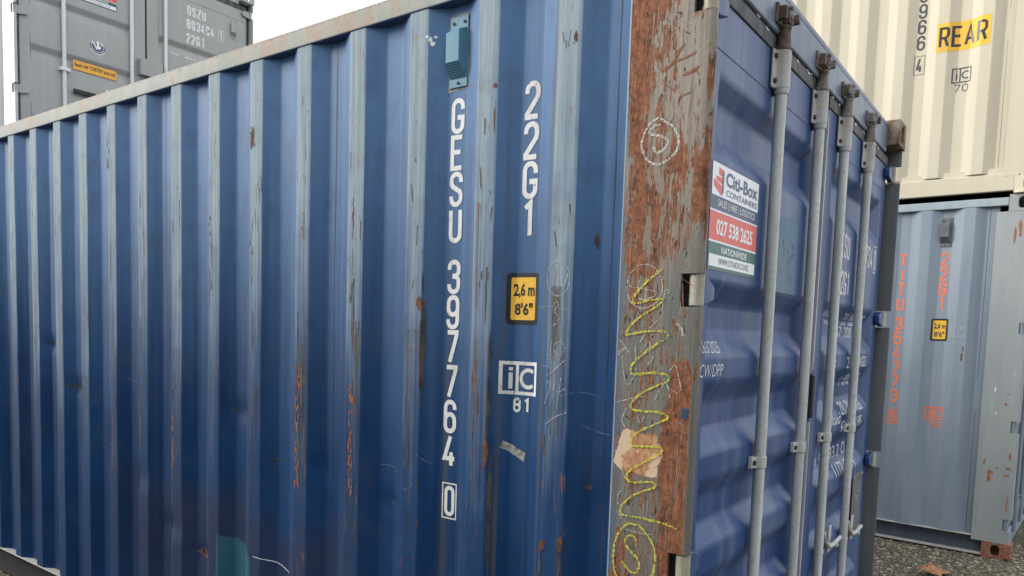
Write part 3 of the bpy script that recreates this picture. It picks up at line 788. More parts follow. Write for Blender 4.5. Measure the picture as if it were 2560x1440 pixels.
def vent(parent, mk, a0, a1, b0, b1, mat, dark, deep=0.030):
    """mk(a,b,d): d = distance out from the surface"""
    w = a1 - a0; h = b1 - b0
    def boxm(mb, p, q, r, s, d0, d1):
        v = [mk(a, b, d) for d in (d0, d1) for b in (r, s) for a in (p, q)]
        mb.add(v, [(0, 2, 3, 1), (4, 5, 7, 6), (0, 1, 5, 4), (2, 6, 7, 3), (0, 4, 6, 2), (1, 3, 7, 5)])
    root = MB(); boxm(root, a0, a1, b0, b1, 0.001, 0.005)
    vo = root.build('vent', mat, parent, bevel=0.001)
    body = MB(); p, q = a0 + .07 * w, a1 - .07 * w; q2, p2 = a1 - .24 * w, a0 + .02 * w
    t, u, l = b1 - .17 * h, b0 + .34 * h, b0 + .13 * h
    vs = [mk(p, t, .005), mk(q, t, .005), mk(q2, t - .01, deep), mk(p2, t - .015, deep), mk(p2, u, deep), mk(q2, u, deep), mk(q, l, .006), mk(p, l, .006)]
    body.add(vs, [(0, 1, 2, 3), (3, 2, 5, 4), (1, 6, 5, 2), (0, 3, 4, 7)])
    body.build('hood', mat, vo, bevel=0.0015)
    gr = MB(); gr.add([vs[4], vs[5], vs[6], vs[7]], [(0, 1, 2, 3)]); gr.build('grille_backing', dark, vo)
    la = MB(); lift = 0.0012
    def P(s, r):
        A = Vector(vs[4]).lerp(Vector(vs[5]), s); B = Vector(vs[7]).lerp(Vector(vs[6]), s); return A.lerp(B, r)
    nrm = (Vector(vs[5]) - Vector(vs[4])).cross(Vector(vs[7]) - Vector(vs[4])).normalized()
    ref = Vector(mk(a0, b0, 1)) - Vector(mk(a0, b0, 0))
    if nrm.dot(ref) < 0: nrm = -nrm
    for k in range(7):
        s = k / 6.0; e = 0.028
        la.add([P(max(0, s - e), 0) + nrm * lift, P(min(1, s + e), 0) + nrm * lift, P(min(1, s + e), 1) + nrm * lift, P(max(0, s - e), 1) + nrm * lift], [(0, 1, 2, 3)])
    for k in range(8):
        r = k / 7.0; e = 0.024
        la.add([P(0, max(0, r - e)) + nrm * lift * 1.3, P(1, max(0, r - e)) + nrm * lift * 1.3, P(1, min(1, r + e)) + nrm * lift * 1.3, P(0, min(1, r + e)) + nrm * lift * 1.3], [(0, 1, 2, 3)])
    la.build('grille', mat, vo)
    for a, b in ((a0 + .2 * w, b1 - .09 * h), (a1 - .2 * w, b1 - .09 * h), (a0 + .5 * w, b0 + .06 * h)):
        s = MB(); pa, pb = Vector(mk(a, b, 0.005)), Vector(mk(a, b, 0.010)); s.tube([pa, pb], [0.0048, 0.0036], 8); s.build('rivet', M['bolt'], vo)
    return vo

def container(name, label, loc, rotz, cfg, group=None):
    root = bpy.data.objects.new(name, None); COL.objects.link(root)
    root.empty_display_size = 0.3
    root.location = loc; root.rotation_euler = (0, 0, rotz)
    root['label'] = label; root['category'] = 'shipping container'
    if group: root['group'] = group
    c = cfg; ph = c.get('ph', 0.0)
    P = {'root': root}
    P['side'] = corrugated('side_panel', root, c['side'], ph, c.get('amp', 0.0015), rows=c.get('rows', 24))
    corrugated('side_panel', root, c['side_far'], ph, 0.0, mirror=True, rows=1)
    # top rails, bottom rails
    for mir in (False, True):
        f = (lambda y: W - y) if mir else (lambda y: y)
        t = MB(); ya, yb = sorted((f(0.0005), f(0.062)))
        t.box(-LEN + 0.179, -0.179, ya, yb, 2.515, 2.573 if c.get('rail_low') else 2.583)
        t.build('top_rail', c['top_rail'], root, bevel=0.006)
        b = MB()
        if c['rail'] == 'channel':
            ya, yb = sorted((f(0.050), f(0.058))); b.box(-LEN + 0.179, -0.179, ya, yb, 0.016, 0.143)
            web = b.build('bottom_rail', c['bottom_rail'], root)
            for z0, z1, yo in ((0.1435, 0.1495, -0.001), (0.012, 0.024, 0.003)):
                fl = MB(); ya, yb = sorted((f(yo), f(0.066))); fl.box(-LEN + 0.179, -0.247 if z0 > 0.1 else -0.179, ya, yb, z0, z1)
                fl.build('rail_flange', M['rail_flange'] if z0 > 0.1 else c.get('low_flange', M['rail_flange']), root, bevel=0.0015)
        else:
            ya, yb = sorted((f(0.003), f(0.05))); b.box(-LEN + 0.179, -0.179, ya, yb, 0.019, 0.138)
            b.build('bottom_rail', c['bottom_rail'], root, bevel=0.004)
            l = MB(); ya, yb = sorted((f(0.022), f(0.05))); l.box(-LEN + 0.179, -0.182, ya, yb, 0.1385, 0.180)
            l.build('rail_lip', c['bottom_rail'], root)
    # roof, floor, front end
    rf = MB(); rf.box(-LEN + 0.05, -0.05, 0.063, W - 0.063, 2.555, 2.562); rf.build('roof_panel', c['side_far'], root)
    fl = MB(); fl.box(-LEN + 0.05, -0.15, 0.068, W - 0.068, 0.10, 0.135); fl.build('floor_panel', M['void'], root)
    fe = MB()
    for k in range(9): fe.box(-LEN + 0.012, -LEN + 0.05, 0.16 + k * 0.235, 0.16 + k * 0.235 + 0.13, 0.15, 2.47)
    fe.box(-LEN + 0.050, -LEN + 0.056, 0.03, W - 0.03, 0.12, 2.52); fe.build('end_panel', c['side_far'], root)
    for mir in (False, True):
        p = MB(); ya, yb = (0.002, 0.12) if not mir else (W - 0.12, W - 0.002)
        p.box(-LEN + 0.002, -LEN + 0.15, ya, yb, 0.118, H - 0.118); p.build('corner_post', c['post'], root, bevel=0.006)
    for xs in (1, -1):
        for ys in (-1, 1):
            for zs in (-1, 1):
                casting(root, c['castings'].get((xs, ys, zs), c['casting']), xs, ys, zs, 0)
    # door end
    hh = 0.0825; pk = c['pockets']
    P['post'] = rear_post(root, c['post_near'], pk, hh, c.get('pocket_x', -0.079), False, c.get('xf', -0.006))
    rear_post(root, c['post'], pk, hh, c.get('pocket_x', -0.079), True)
    hd = MB(); hd.box(-0.14, -0.051, 0.163, W - 0.163, 2.440, 2.580)
    header = hd.build('door_header', c['header'], root, bevel=0.008)
    P['header'] = header
    sl = MB(); sl.box(-0.14, -0.051, 0.163, W - 0.163, 0.01, 0.150); sl.build('door_sill', c['header'], root, bevel=0.006)
    back = MB(); back.box(-0.19, -0.18, 0.08, W - 0.08, 0.14, 2.5); back.build('door_backing', M['void'], root)
    doors = []
    for i, (y0, y1) in enumerate(((0.064, 1.208), (1.230, W - 0.064))):
        d = dict(y0=y0, y1=y1, z0=0.165, z1=2.392, ra=y0 + 0.088, rb=y1 - 0.135 if i == 0 else y1 - 0.086, x=-0.065,
                 depth=0.036, st=0.058, sb=0.064, se=0.060, recess=c['recess'])
        if i == 1: d['ra'] = y0 + 0.12
        d.update(c.get('door_geo', {}))
        o = door_leaf(root, d, c['door']); doors.append((o, d))
        g = MB(); g.box(-0.100, -0.060, y0 + 0.003, y1 - 0.003, 2.3935, 2.4385); g.build('gasket', M['gasket'], o, bevel=0.004)
        g = MB(); ya, yb = (y0 - 0.022, y0 - 0.0005) if i == 0 else (y1 + 0.0005, y1 + 0.022)
        g.box(-0.110, -0.070, ya, yb, 0.165, 2.42); g.build('gasket', M['gasket'], o)
        for zt in pk:
            hinge(o, 0.0 if i == 0 else W, 1 if i == 0 else -1, zt, hh, c['hinge'], c['barrel'])
        for y in c['bars'][i]: lock_bar(o, header, y, c)
    g = MB(); g.box(-0.115, -0.074, 1.2085, 1.2295, 0.165, 2.42); g.build('gasket', M['black'], doors[1][0])
    P['doors'] = doors
    return P

def side_map(ph=0.0, off=0.0012, amp=0.0):
    return lambda a, b, l: (a, side_depth(a, ph) + wave(a, b, amp) - off - l, b)
def door_map(d, off=0.0012): return lambda a, b, l: (leaf_x(a, b, d) + off + l, a, b)
def door_cuts(d):
    ca = [d['ra'], d['ra'] + d['se'], d['rb'] - d['se'], d['rb']]; cb = []
    for zt, zb in d['recess']: cb += [zt, zt - d['st'], zb + d['sb'], zb]
    return ca, cb

def ic_mark(a0, a1, b0, b1, num, nb0, nb1, stroke, na=None):
    polys = [frame(a0, a1, b0, b1, stroke)]
    w = a1 - a0; mid = a0 + 0.42 * w
    polys.append(rect(mid - stroke / 2, mid + stroke / 2, b0 + stroke, b1 - stroke))
    ci = (a0 + stroke + mid) / 2; s = stroke * 1.05
    polys.append(rect(ci - s / 2, ci + s / 2, b0 + .17 * (b1 - b0), b0 + .66 * (b1 - b0)))
    polys.append(rect(ci - s / 2, ci + s / 2, b0 + .72 * (b1 - b0), b0 + .82 * (b1 - b0)))
    cc = (mid + a1) / 2 + .02 * w; r = 0.20 * w; cy = (b0 + b1) / 2
    polys.append(ribbon([(cc + r * math.cos(R(t)), cy + r * 1.0 * math.sin(R(t))) for t in range(50, 311, 13)], s))
    n0, n1 = na or (a0 + .3 * w, a1 - .2 * w); gw = (n1 - n0) * 0.44
    items = [(num[0], n0, nb0, gw, nb1 - nb0), (num[1], n1 - gw, nb0, gw, nb1 - nb0)]
    return polys + glyphs(items, stroke * 0.72)

def column(text, a, w, h, tops, stroke):
    return glyphs([(ch, a, t - h, w, h) for ch, t in zip(text, tops)], stroke)

def height_plate(root, mk, cuts, a0, a1, b0, b1, outer, inner, ink):
    o = surf_obj('height_plate', [rrect(a0, a1, b0, b1, 0.010)], mk(0.0010), outer, root, cuts)
    w = a1 - a0; h = b1 - b0; t = 0.12 * w
    surf_obj('plate_face', [rrect(a0 + t, a1 - t, b0 + t, b1 - t, 0.005)], mk(0.0016), inner, o, cuts)
    ps = [font_polys('2,6 m', a0 + .18 * w, a1 - .15 * w, b0 + .51 * h, b0 + .80 * h, 0.03), font_polys("8'6\"", a0 + .22 * w, a1 - .20 * w, b0 + .18 * h, b0 + .42 * h, 0.03)]
    surf_obj('lettering', ps, mk(0.0022), ink, o, cuts)
    return o

# ------------------------------------------------------------------ ground
g = bpy.data.meshes.new('ground')
gb = bmesh.new()
bmesh.ops.create_grid(gb, x_segments=2, y_segments=2, size=600)
for v in gb.verts: v.co.z = -0.004
gb.to_mesh(g); gb.free(); g.materials.append(M['ground'])
go = link(bpy.data.objects.new('ground', g)); go['kind'] = 'structure'

# ------------------------------------------------------------------ the blue container
AMP = 0.0022
BLUE_POCK = [2.398, 1.6873, 0.9785, 0.285]
blue_cfg = dict(side=M['blue_side'], side_far=M['blue_plain'], top_rail=M['pale_rail'], bottom_rail=M['void'], rail='channel', post=M['post_grey'],  # near-black rail web and low flange: shade put into their colour
    post_near=M['rusty_post'], casting=M['post_grey'], castings={(1, 1, 1): M['brown_casting'], (1, -1, -1): M['rust_casting']}, header=M['blue_header'], door=M['blue_door'],
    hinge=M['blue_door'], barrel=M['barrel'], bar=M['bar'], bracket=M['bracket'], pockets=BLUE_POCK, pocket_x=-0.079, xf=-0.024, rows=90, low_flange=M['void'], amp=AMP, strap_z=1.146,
    recess=[(2.212, 2.006), (1.680, 1.482), (1.409, 1.211), (1.138, 0.940), (0.867, 0.669), (0.596, 0.398)],
    bars=((0.587, 1.037), (1.412, 1.851)))
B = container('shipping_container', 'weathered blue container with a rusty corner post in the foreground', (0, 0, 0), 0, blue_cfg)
BR = B['root']; BS = lambda off=0.0012: side_map(0.0, off, AMP)
BC = side_folds(0.0, lo=-4.6)
dl, dr = B['doors'][0], B['doors'][1]
B['post']['label'] = 'rusty corner post scrawled with chalk'
for y, z in ((1.412, 0.69), (1.851, 0.655)): lever(dr[0], y, z, 1, M['bracket'])
for y, z in ((1.037, 0.60), (0.587, 0.56)): lever(dl[0], y, z, -1, M['bracket'])
# worn white seal and tab down the middle of the doors
s = MB(); s.box(-0.070, -0.0575, 1.2125, 1.2215, 1.405, 2.36); s.build('door_seal', M['seal_white'], dl[0])
s = MB(); s.box(-0.070, -0.0575, 1.2125, 1.2205, 0.30, 1.22); s.build('door_seal', M['seal_white'], dl[0])
s = MB(); s.box(-0.072, -0.050, 1.2095, 1.236, 1.235, 1.400); s.build('seal_tab', M['black'], dr[0], bevel=0.006)
# seam lines
for o_, d in (dl, dr):
    surf_obj('seam', [rect(d['y0'] + .03, d['y1'] - .02, 2.268, 2.2715)], door_map(d, 0.0008), M['seam'], o_)
for x in (-0.297, -1.409, -2.521, -3.633, -4.745):
    surf_obj('panel_seam', [rect(x - 0.0014, x + 0.0014, 0.16, 2.512)], BS(0.0008), M['seam'], BR, cuts_b=[0.3 * k for k in range(1, 9)])

# painted numbers on the side
tops = [2.238, 2.127, 2.016, 1.905, 1.746, 1.636, 1.526, 1.416, 1.306, 1.196]
for nm, tx, tp in (('owner_code', 'GESU', tops[:4]), ('container_number', '397764', tops[4:])):
    surf_obj(nm, column(tx, -0.877, 0.052, 0.1080, [t + .002 for t in tp], 0.0145), BS(), M['white_paint'], BR, BC)
surf_obj('check_digit', [frame(-0.876, -0.815, 0.924, 1.041, 0.0045)] + column('0', -0.866, 0.042, 0.098, [1.0315], 0.0125), BS(), M['white_paint'], BR, BC)
surf_obj('size_code', column('22G1', -0.599, 0.053, 0.1080, [2.246, 2.1325, 2.021, 1.9095], 0.0150), BS(), M['white_paint'], BR, BC)
height_plate(BR, BS, BC, -0.634, -0.526, 1.551, 1.701, M['black_letter'], M['yellow'], M['black_letter'])
surf_obj('railway_mark', ic_mark(-0.648, -0.521, 1.343, 1.442, '81', 1.291, 1.335, 0.0105, (-0.606, -0.543)), BS(), M['white_paint'], BR, BC)
# vent
surf_obj('vent_sealant', [([(-.892, 2.262), (-.884, 2.258), (-.876, 2.266), (-.862, 2.263), (-.846, 2.266), (-.822, 2.262), (-.812, 2.268), (-.810, 2.32), (-.812, 2.38), (-.808, 2.43), (-.811, 2.488), (-.83, 2.490), (-.86, 2.487), (-.892, 2.489), (-.890, 2.42), (-.893, 2.36), (-.890, 2.30)], [tuple(range(17))], 0)], BS(0.0008), M['sealant'], BR, BC)
vent(BR, lambda a, b, d: (a, IN_Y - d, b), -0.887, -0.816, 2.271, 2.482, M['teal'], M['mesh_dark'], 0.027)
# torn label, paint chips, repairs
surf_obj('torn_label', [([(-0.640, 1.181), (-0.630, 1.203), (-0.598, 1.190), (-0.556, 1.172), (-0.560, 1.146), (-0.590, 1.160), (-0.606, 1.166), (-0.618, 1.174)], [(0, 1, 2, 7), (7, 2, 6), (6, 2, 5), (5, 2, 3, 4)], 0)], BS(), M['paper'], BR, BC)
for i, (x, z, w_, h_) in enumerate(((-0.955, 2.432, .010, .010), (-0.945, 2.424, .012, .016), (-0.930, 2.430, .010, .008), (-0.938, 2.410, .014, .012))):
    surf_obj('paint_chip', [blob(x, z, w_, h_, i + 50, 10)], BS(0.0009), M['white_dull'], BR, BC)
MARKS = [('r',-2132,1891,17,122),('r',-1844,1852,12,129),('o',-1546,1893,26,100),('r',-1278,1892,15,128),('k',-2971,2318,53,165),('o',-2410,1050,28,425),('o',-2702,1224,28,351),('o',-1564,1123,27,434),('o',-1275,1147,28,393),('o',-2981,1020,31,273),('r',-962,1611,31,40),('d',-950,1454,20,307),('d',-675,1322,13,313),('r',-678,1166,19,85),('d',-664,957,15,343),('d',-339,1782,12,32),('d',-335,1105,22,15),('d',-1958,1172,103,14),('d',-1464,1011,53,10),('r',-472,1217,10,45),('r',-467,919,19,32),('d',-470,861,11,70),('r',-404,936,18,45),('d',-405,875,15,69),('r',-682,2144,5,68),('r',-690,1694,6,26),('r',-713,1694,6,21),('o',-718,1377,12,24),('r',-714,1306,7,73),('o',-994,1456,10,23),('r',-2229,531,91,42),('d',-3644,1383,95,17),('d',-3354,1172,175,20),('r',-414,2324,10,29),('r',-683,2241,13,15),('r',-1847,2235,25,74),('d',-1723,1005,34,10),('d',-1112,933,57,10)]
KIND = {'r': 'rust', 'o': 'rust_orange', 'd': 'stain', 'k': 'scrape'}
rnd = random.Random(11)
for i, (k, x, z, w_, h_) in enumerate(MARKS):
    x, z, w_, h_ = x / 1000, z / 1000, w_ / 1000, h_ / 1000
    ps = []
    if k in 'ok' or (k == 'r' and h_ > 0.1):
        # a broken run of flecks
        n = max(6, int(h_ / 0.010))
        for q in range(n):
            t = rnd.random()
            ps.append(blob(x + rnd.uniform(-.38, .38) * w_, z + (t - .5) * h_, w_ * rnd.uniform(.06, .30), h_ / n * rnd.uniform(.5, 3.2), i * 100 + q, 9, 0.45, 0.00003 * q))
    else:
        ps.append(blob(x, z, w_, h_, i * 100, 22, 0.3))
        for q in range(3): ps.append(blob(x + rnd.uniform(-.8, .8) * w_, z + rnd.uniform(-.7, .7) * h_, w_ * .3, h_ * .22, i * 100 + q + 1, 9, 0.4, 0.0001 + 0.00008 * q))
    o = surf_obj('rust_patch' if k in 'ro' else 'stain_patch', ps, BS(0.0009), M[KIND[k]], BR, BC)
    if len(ps) > 5: o['kind'] = 'stuff'
surf_obj('paint_patch', [ragged([(-2.085, 0.40), (-1.845, 0.40), (-1.850, 0.600), (-1.905, 0.612), (-1.96, 0.640), (-2.075, 0.650)], 8, .006, 3)], BS(0.0009), M['teal_low'], BR, BC)
surf_obj('scratch', [ribbon([(-1.83, 0.605), (-1.80, 0.606), (-1.74, 0.600), (-1.69, 0.590), (-1.64, 0.570)], 0.0024, jitter=.8)], BS(0.001), M['white_dull'], BR, BC)
# long thin rust runs down the ribs
for k in range(26):
    x = -0.434 - PIT * rnd.randint(1, 12) + rnd.uniform(-.030, .030); z = rnd.uniform(1.0, 2.05); L_ = rnd.uniform(.10, .34)
    pts_ = [(x + rnd.uniform(-.0012, .0012), z - L_ * q / 6) for q in range(7)]
    surf_obj('rust_run', [ribbon(pts_, rnd.uniform(.0018, .0045), 0.0001, jitter=.75)], BS(0.0009), M[rnd.choice(['rust', 'rust', 'rust_orange', 'stain'])], BR, BC)
# fine scratches on the proud flats
ps = []
for k in range(150):
    b = -0.434 - PIT * rnd.randint(0, 15); x = b + rnd.uniform(-.033, .033); z = rnd.triangular(0.9, 2.45, 2.2); L_ = rnd.uniform(.01, .07)
    dx = rnd.uniform(-.008, .008)
    ps.append(ribbon([(x, z), (x + dx * .6, z - L_ * .5), (x + dx, z - L_)], rnd.uniform(.0012, .003), 0.00006 * (k % 12), jitter=.5))
so = surf_obj('scratches', ps, BS(0.0008), M['scrape'], BR, BC); so['kind'] = 'stuff'
ps = []
for k in range(16):
    x = rnd.uniform(-3.2, -0.3); z = rnd.uniform(1.0, 2.2); L_ = rnd.uniform(.02, .12)
    ps.append(ribbon(smooth_path([(x, z), (x + L_ * .5, z + rnd.uniform(-.02, .02)), (x + L_, z + rnd.uniform(-.03, .03))], 3), .0008, 0.00006 * (k % 12)))
so = surf_obj('scratches', ps, BS(0.0008), M['chalk_faint'], BR, BC); so['kind'] = 'stuff'

# chalk scrawl on the rusty post (x, z in millimetres on the post face)
CH_W = [[(-159,2077),(-182,2065),(-196,2043),(-203,2019),(-200,2002),(-187,1978),(-159,1961),(-131,1969),(-110,1985),(-102,2011),(-107,2032),(-121,2052),(-144,2067),(-152,2075)],[(-153,2058),(-166,2058),(-181,2048),(-180,2039),(-157,2033),(-134,2021),(-131,2009),(-140,1998),(-155,1990),(-165,1996),(-168,2007)]]
CH_Y = [[(-128,1700),(-174,1664),(-203,1632),(-207,1618),(-200,1612),(-166,1620),(-130,1624),(-123,1620),(-145,1602),(-183,1579),(-209,1556),(-221,1538),(-216,1532),(-168,1541),(-123,1543),(-107,1538),(-109,1526),(-140,1506),(-178,1477),(-202,1452),(-203,1435),(-193,1429),(-137,1436),(-105,1433),(-96,1425),(-104,1415),(-141,1398),(-180,1374),(-199,1352)],[(-199,1352),(-198,1339),(-171,1335),(-125,1336),(-99,1331),(-97,1321),(-130,1304),(-169,1283),(-191,1264),(-195,1245),(-183,1242),(-140,1245),(-111,1246),(-106,1236),(-126,1220),(-171,1192),(-200,1168),(-199,1151),(-185,1146),(-136,1153),(-121,1150),(-125,1139),(-161,1123),(-193,1102),(-214,1077),(-215,1058),(-198,1054),(-157,1055),(-131,1054),(-91,1052),(-56,1043)],[(-187,1036),(-207,1021),(-226,986),(-231,953),(-231,921),(-225,897),(-210,875),(-182,865),(-142,877),(-118,908),(-110,944),(-115,983),(-132,1010),(-156,1031),(-187,1036)],[(-165,979),(-168,997),(-182,1004),(-197,993),(-198,979),(-183,963),(-162,948),(-154,928),(-163,907),(-180,908),(-206,930)]]
CH_S = [[(-196,1711),(-219,1689),(-226,1662),(-223,1635),(-208,1611),(-178,1600),(-146,1612),(-131,1632),(-127,1655),(-133,1679),(-147,1699),(-170,1712),(-193,1711)],[(-187,1685),(-197,1653)],[(-171,1685),(-172,1626)],[(-223,1668),(-217,1657),(-187,1651),(-147,1643),(-147,1632),(-172,1623),(-192,1626)],[(-126,1593),(-120,1634),(-117,1648),(-108,1643),(-115,1637)],[(-243,1520),(-228,1504),(-209,1483)],[(-243,1477),(-238,1491),(-223,1495),(-236,1485),(-243,1475)],[(-232,1476),(-222,1418),(-211,1401),(-197,1420),(-190,1448),(-196,1505)],[(-183,1512),(-162,1542),(-137,1570)],[(-179,1488),(-157,1515),(-153,1495)],[(-142,1477),(-154,1456),(-156,1465)],[(-96,1444),(-81,1458),(-69,1422),(-62,1396)],[(-240,1352),(-193,1368),(-166,1373)],[(-133,1367),(-122,1392),(-103,1411),(-92,1375)],[(-212,1339),(-224,1307),(-211,1285)],[(-184,1332),(-170,1303),(-158,1332)],[(-217,1174),(-206,1153),(-196,1152)],[(-218,1120),(-228,1097),(-223,1079)],[(-226,1062),(-213,1044)],[(-196,1017),(-155,1014),(-129,1016)]]
CH_T = [[(-83,1562),(-70,1550),(-66,1532)]]
CH_AV = [[(-403,1680),(-405,1664),(-411,1649),(-420,1639),(-432,1633),(-446,1633),(-459,1639),(-469,1650),(-477,1665),(-480,1682),(-478,1698),(-472,1713),(-462,1723),(-449,1728),(-436,1728),(-423,1721),(-413,1710),(-406,1696),(-403,1679)],[(-459,1663),(-445,1721),(-438,1656)],[(-457,1686),(-440,1685)],[(-430,1685),(-423,1658),(-406,1704)],[(-455,1608),(-444,1616),(-436,1608),(-450,1589),(-434,1576),(-438,1560),(-458,1546)],[(-455,1507),(-459,1471),(-464,1436)],[(-410,1488),(-412,1480),(-417,1474),(-424,1470),(-432,1469),(-440,1473),(-445,1479),(-447,1487),(-446,1495),(-441,1501),(-433,1505),(-425,1505),(-418,1502),(-412,1496),(-410,1488)],[(-468,1409),(-440,1428),(-405,1459)],[(-470,1382),(-456,1396),(-455,1379),(-474,1328)],[(-439,1394),(-441,1375),(-426,1366),(-404,1377)],[(-419,1405),(-433,1317)],[(-468,1270),(-435,1295),(-396,1311)]]
CREAM = [(-218,1283),(-202,1285),(-175,1276),(-155,1276),(-122,1275),(-119,1257),(-108,1249),(-103,1223),(-116,1197),(-117,1166),(-149,1166),(-183,1172),(-204,1171),(-225,1177),(-244,1189),(-244,1198),(-237,1228),(-231,1247),(-226,1270)]
PM = lambda off: (lambda a, b, l: (a, 0.0015 - off - l, b))
def chalk(paths, w, mat, name, mk, cuts=(), jit=0.4, base=0.0):
    for i, p in enumerate(paths):
        q = smooth_path([(x / 1000, z / 1000) for x, z in p], 6)
        surf_obj(name, [ribbon(q, w, base + 0.00010 * i, jitter=jit)], mk, mat, BR, cuts)
pv = [(x / 1000, z / 1000) for x, z in CREAM]
surf_obj('primer_patch', [ragged(pv, 5, .0022, 4)], PM(0.0008), M['cream'], BR)
# fine scrapes in the post: bright rust where the paint was cut, pale where it was only rubbed
for nm, mt, cnt, wmin, wmax in (('scrapes', 'rust_orange', 110, .0010, .0034), ('scrapes', 'tan_scrape', 120, .0008, .0020), ('scrapes', 'pit', 120, .0010, .0026)):
    ps = []
    for k in range(cnt):
        x = rnd.uniform(-.240, -.052); z = rnd.uniform(.85, 2.40); L_ = rnd.uniform(.012, .085) if mt != 'pit' else rnd.uniform(.004, .018)
        sl = rnd.gauss(0, .10) if rnd.random() < .88 else rnd.uniform(.8, 2.2)
        nn = Vector((sl, -1)).normalized()
        p = [(x, z), (x + nn.x * L_ * .5 + rnd.uniform(-.0015, .0015), z + nn.y * L_ * .5), (x + nn.x * L_, z + nn.y * L_)]
        p = [(min(max(a_, -.243), -.046), b_) for a_, b_ in p]
        ps.append(ribbon(p, rnd.uniform(wmin, wmax), 0.00002 * (k % 10), jitter=.6))
    so = surf_obj(nm, ps, PM(0.0005), M[mt], BR); so['kind'] = 'stuff'
for k, (pts_, w_) in enumerate((([(-.157, 2.188), (-.120, 2.206), (-.085, 2.214), (-.068, 2.222)], .0045), ([(-.150, 2.190), (-.128, 2.205), (-.112, 2.232), (-.098, 2.245)], .0065), ([(-.100, 2.170), (-.070, 2.178), (-.060, 2.186)], .0060), ([(-.108, 2.118), (-.075, 2.128)], .0030), ([(-.145, 2.175), (-.147, 2.14)], .0045))):
    surf_obj('gouge', [ribbon(smooth_path(pts_, 5), w_, 0.0001 * k, jitter=.6)], PM(0.0008), M['rust_gouge'], BR)
chalk(CH_S, 0.0019, M['chalk_white'], 'chalk_scribble', PM(0.0010), jit=.5)
chalk(CH_W, 0.0055, M['chalk_white'], 'chalk_letter', PM(0.0010))
chalk(CH_T, 0.0060, M['chalk_white'], 'chalk_dab', PM(0.0010))
chalk(CH_Y, 0.0054, M['chalk_yellow'], 'chalk_zigzag', PM(0.0034), jit=.6)
chalk(CH_AV, 0.0024, M['chalk_faint'], 'chalk_note', BS(0.0010), BC, jit=.3)
# peeled edges and a tag on the post
surf_obj('tape_tag', [rect(-0.060, -0.042, 1.325, 1.352)], PM(0.0010), M['st_navy'], BR)

w_ = MB(); w_.box(-0.2505, -0.2463, 0.0010, 0.036, 0.16, 2.47); w_.build('weld_highlight', M['weld_light'], BR)  # pale strip paints a highlight along the welded edge of the post
for k, (x, z, w_, h_) in enumerate(((-2.410, 1.10, .058, .62), (-2.702, 1.24, .055, .60), (-1.545, 1.16, .062, .60), (-1.265, 1.15, .062, .75), (-2.981, 1.06, .055, .55), (-1.840, 1.05, .055, .40), (-0.712, 1.25, .055, .50), (-0.436, 1.45, .060, .42), (-3.26, 1.0, .055, .5), (-0.99, 1.30, .055, .45))):
    surf_obj('worn_zone', [rect(x - w_ / 2, x + w_ / 2, z - h_ / 2, z + h_ / 2)], BS(0.0006), M['worn'], BR, BC, [z + q * .05 for q in range(-7, 8)])

# advertising sticker
def advert(door_o, dm, a0, a1, b1, b0, logo=True):
    w = a1 - a0; h = b1 - b0
    A = lambda t: a0 + t * w
    Bf = lambda t: b1 - t * h
    st = surf_obj('advert_sticker', [rect(a0, a1, b0, b1)], dm(0.0008), M['st_navy'], door_o)
    return st, A, Bf
def advert_full(root, d, a0, a1, b0, b1):
    dm = lambda off: door_map(d, off)
    w = a1 - a0; h = b1 - b0; A = lambda t: a0 + t * w; Bf = lambda t: b1 - t * h
    st = surf_obj('advert_sticker', [rect(a0, a1, b0, b1)], dm(0.0008), M['st_navy'], root)
    def sub(name, ps, m_, off=0.0014): return surf_obj(name, ps, dm(off), m_, st)
    sub('logo_panel', [rect(A(.015), A(.995), Bf(.305), Bf(.005))], M['st_white'])
    sub('rule', [rect(A(0), A(1), Bf(.452), Bf(.436)), rect(A(0), A(1), Bf(.738), Bf(.720))], M['st_white'])
    sub('phone_panel', [rect(A(0), A(1), Bf(.7195), Bf(.4525))], M['st_red'])
    sub('green_panel', [rect(A(0), A(1), b0, Bf(.7385))], M['st_green'])
    sub('web_panel', [rect(A(.02), A(.985), Bf(.965), Bf(.852))], M['st_white'], 0.0018)
    # stacked-container emblem
    q = lambda pts: [(A(x), Bf(y)) for x, y in pts]
    sub('emblem', [(q([(.13, .035), (.20, .05), (.20, .115), (.13, .105)]), [(0, 3, 2, 1)], 0), (q([(.085, .125), (.20, .125), (.20, .185), (.085, .165)]), [(0, 3, 2, 1)], 0), (q([(.035, .165), (.07, .17), (.20, .20), (.20, .295), (.05, .225)]), [(0, 4, 3, 2, 1)], 0)], M['st_red'], 0.0018)
    sub('emblem_shade', [(q([(.203, .045), (.235, .065), (.235, .255), (.203, .29)]), [(0, 3, 2, 1)], 0)], M['st_navy'], 0.0018)
    sub('lettering', [font_polys('Citi-Box', A(.275), A(.965), Bf(.185), Bf(.045), 0.03), font_polys('CONTAINERS', A(.29), A(.965), Bf(.275), Bf(.215), 0.015)], M['st_navy'], 0.0019)
    sub('lettering', [font_polys('SALES | HIRE | LOGISTICS', A(.14), A(.93), Bf(.415), Bf(.33), 0.0)], M['st_white'], 0.0014)
    sub('lettering', [font_polys('027 538 2625', A(.13), A(.90), Bf(.665), Bf(.515), 0.03)], M['st_white'], 0.0019)
    sub('lettering', [font_polys('NATIONWIDE', A(.25), A(.79), Bf(.832), Bf(.765), 0.015)], M['st_white'], 0.0019)
    sub('lettering', [font_polys('WWW.CITI-BOX.CO.NZ', A(.20), A(.84), Bf(.938), Bf(.878), 0.0)], M['grey_letter'], 0.0023)
    return st
advert_full(BR, dl[1], 0.130, 0.503, 1.710, 1.990)
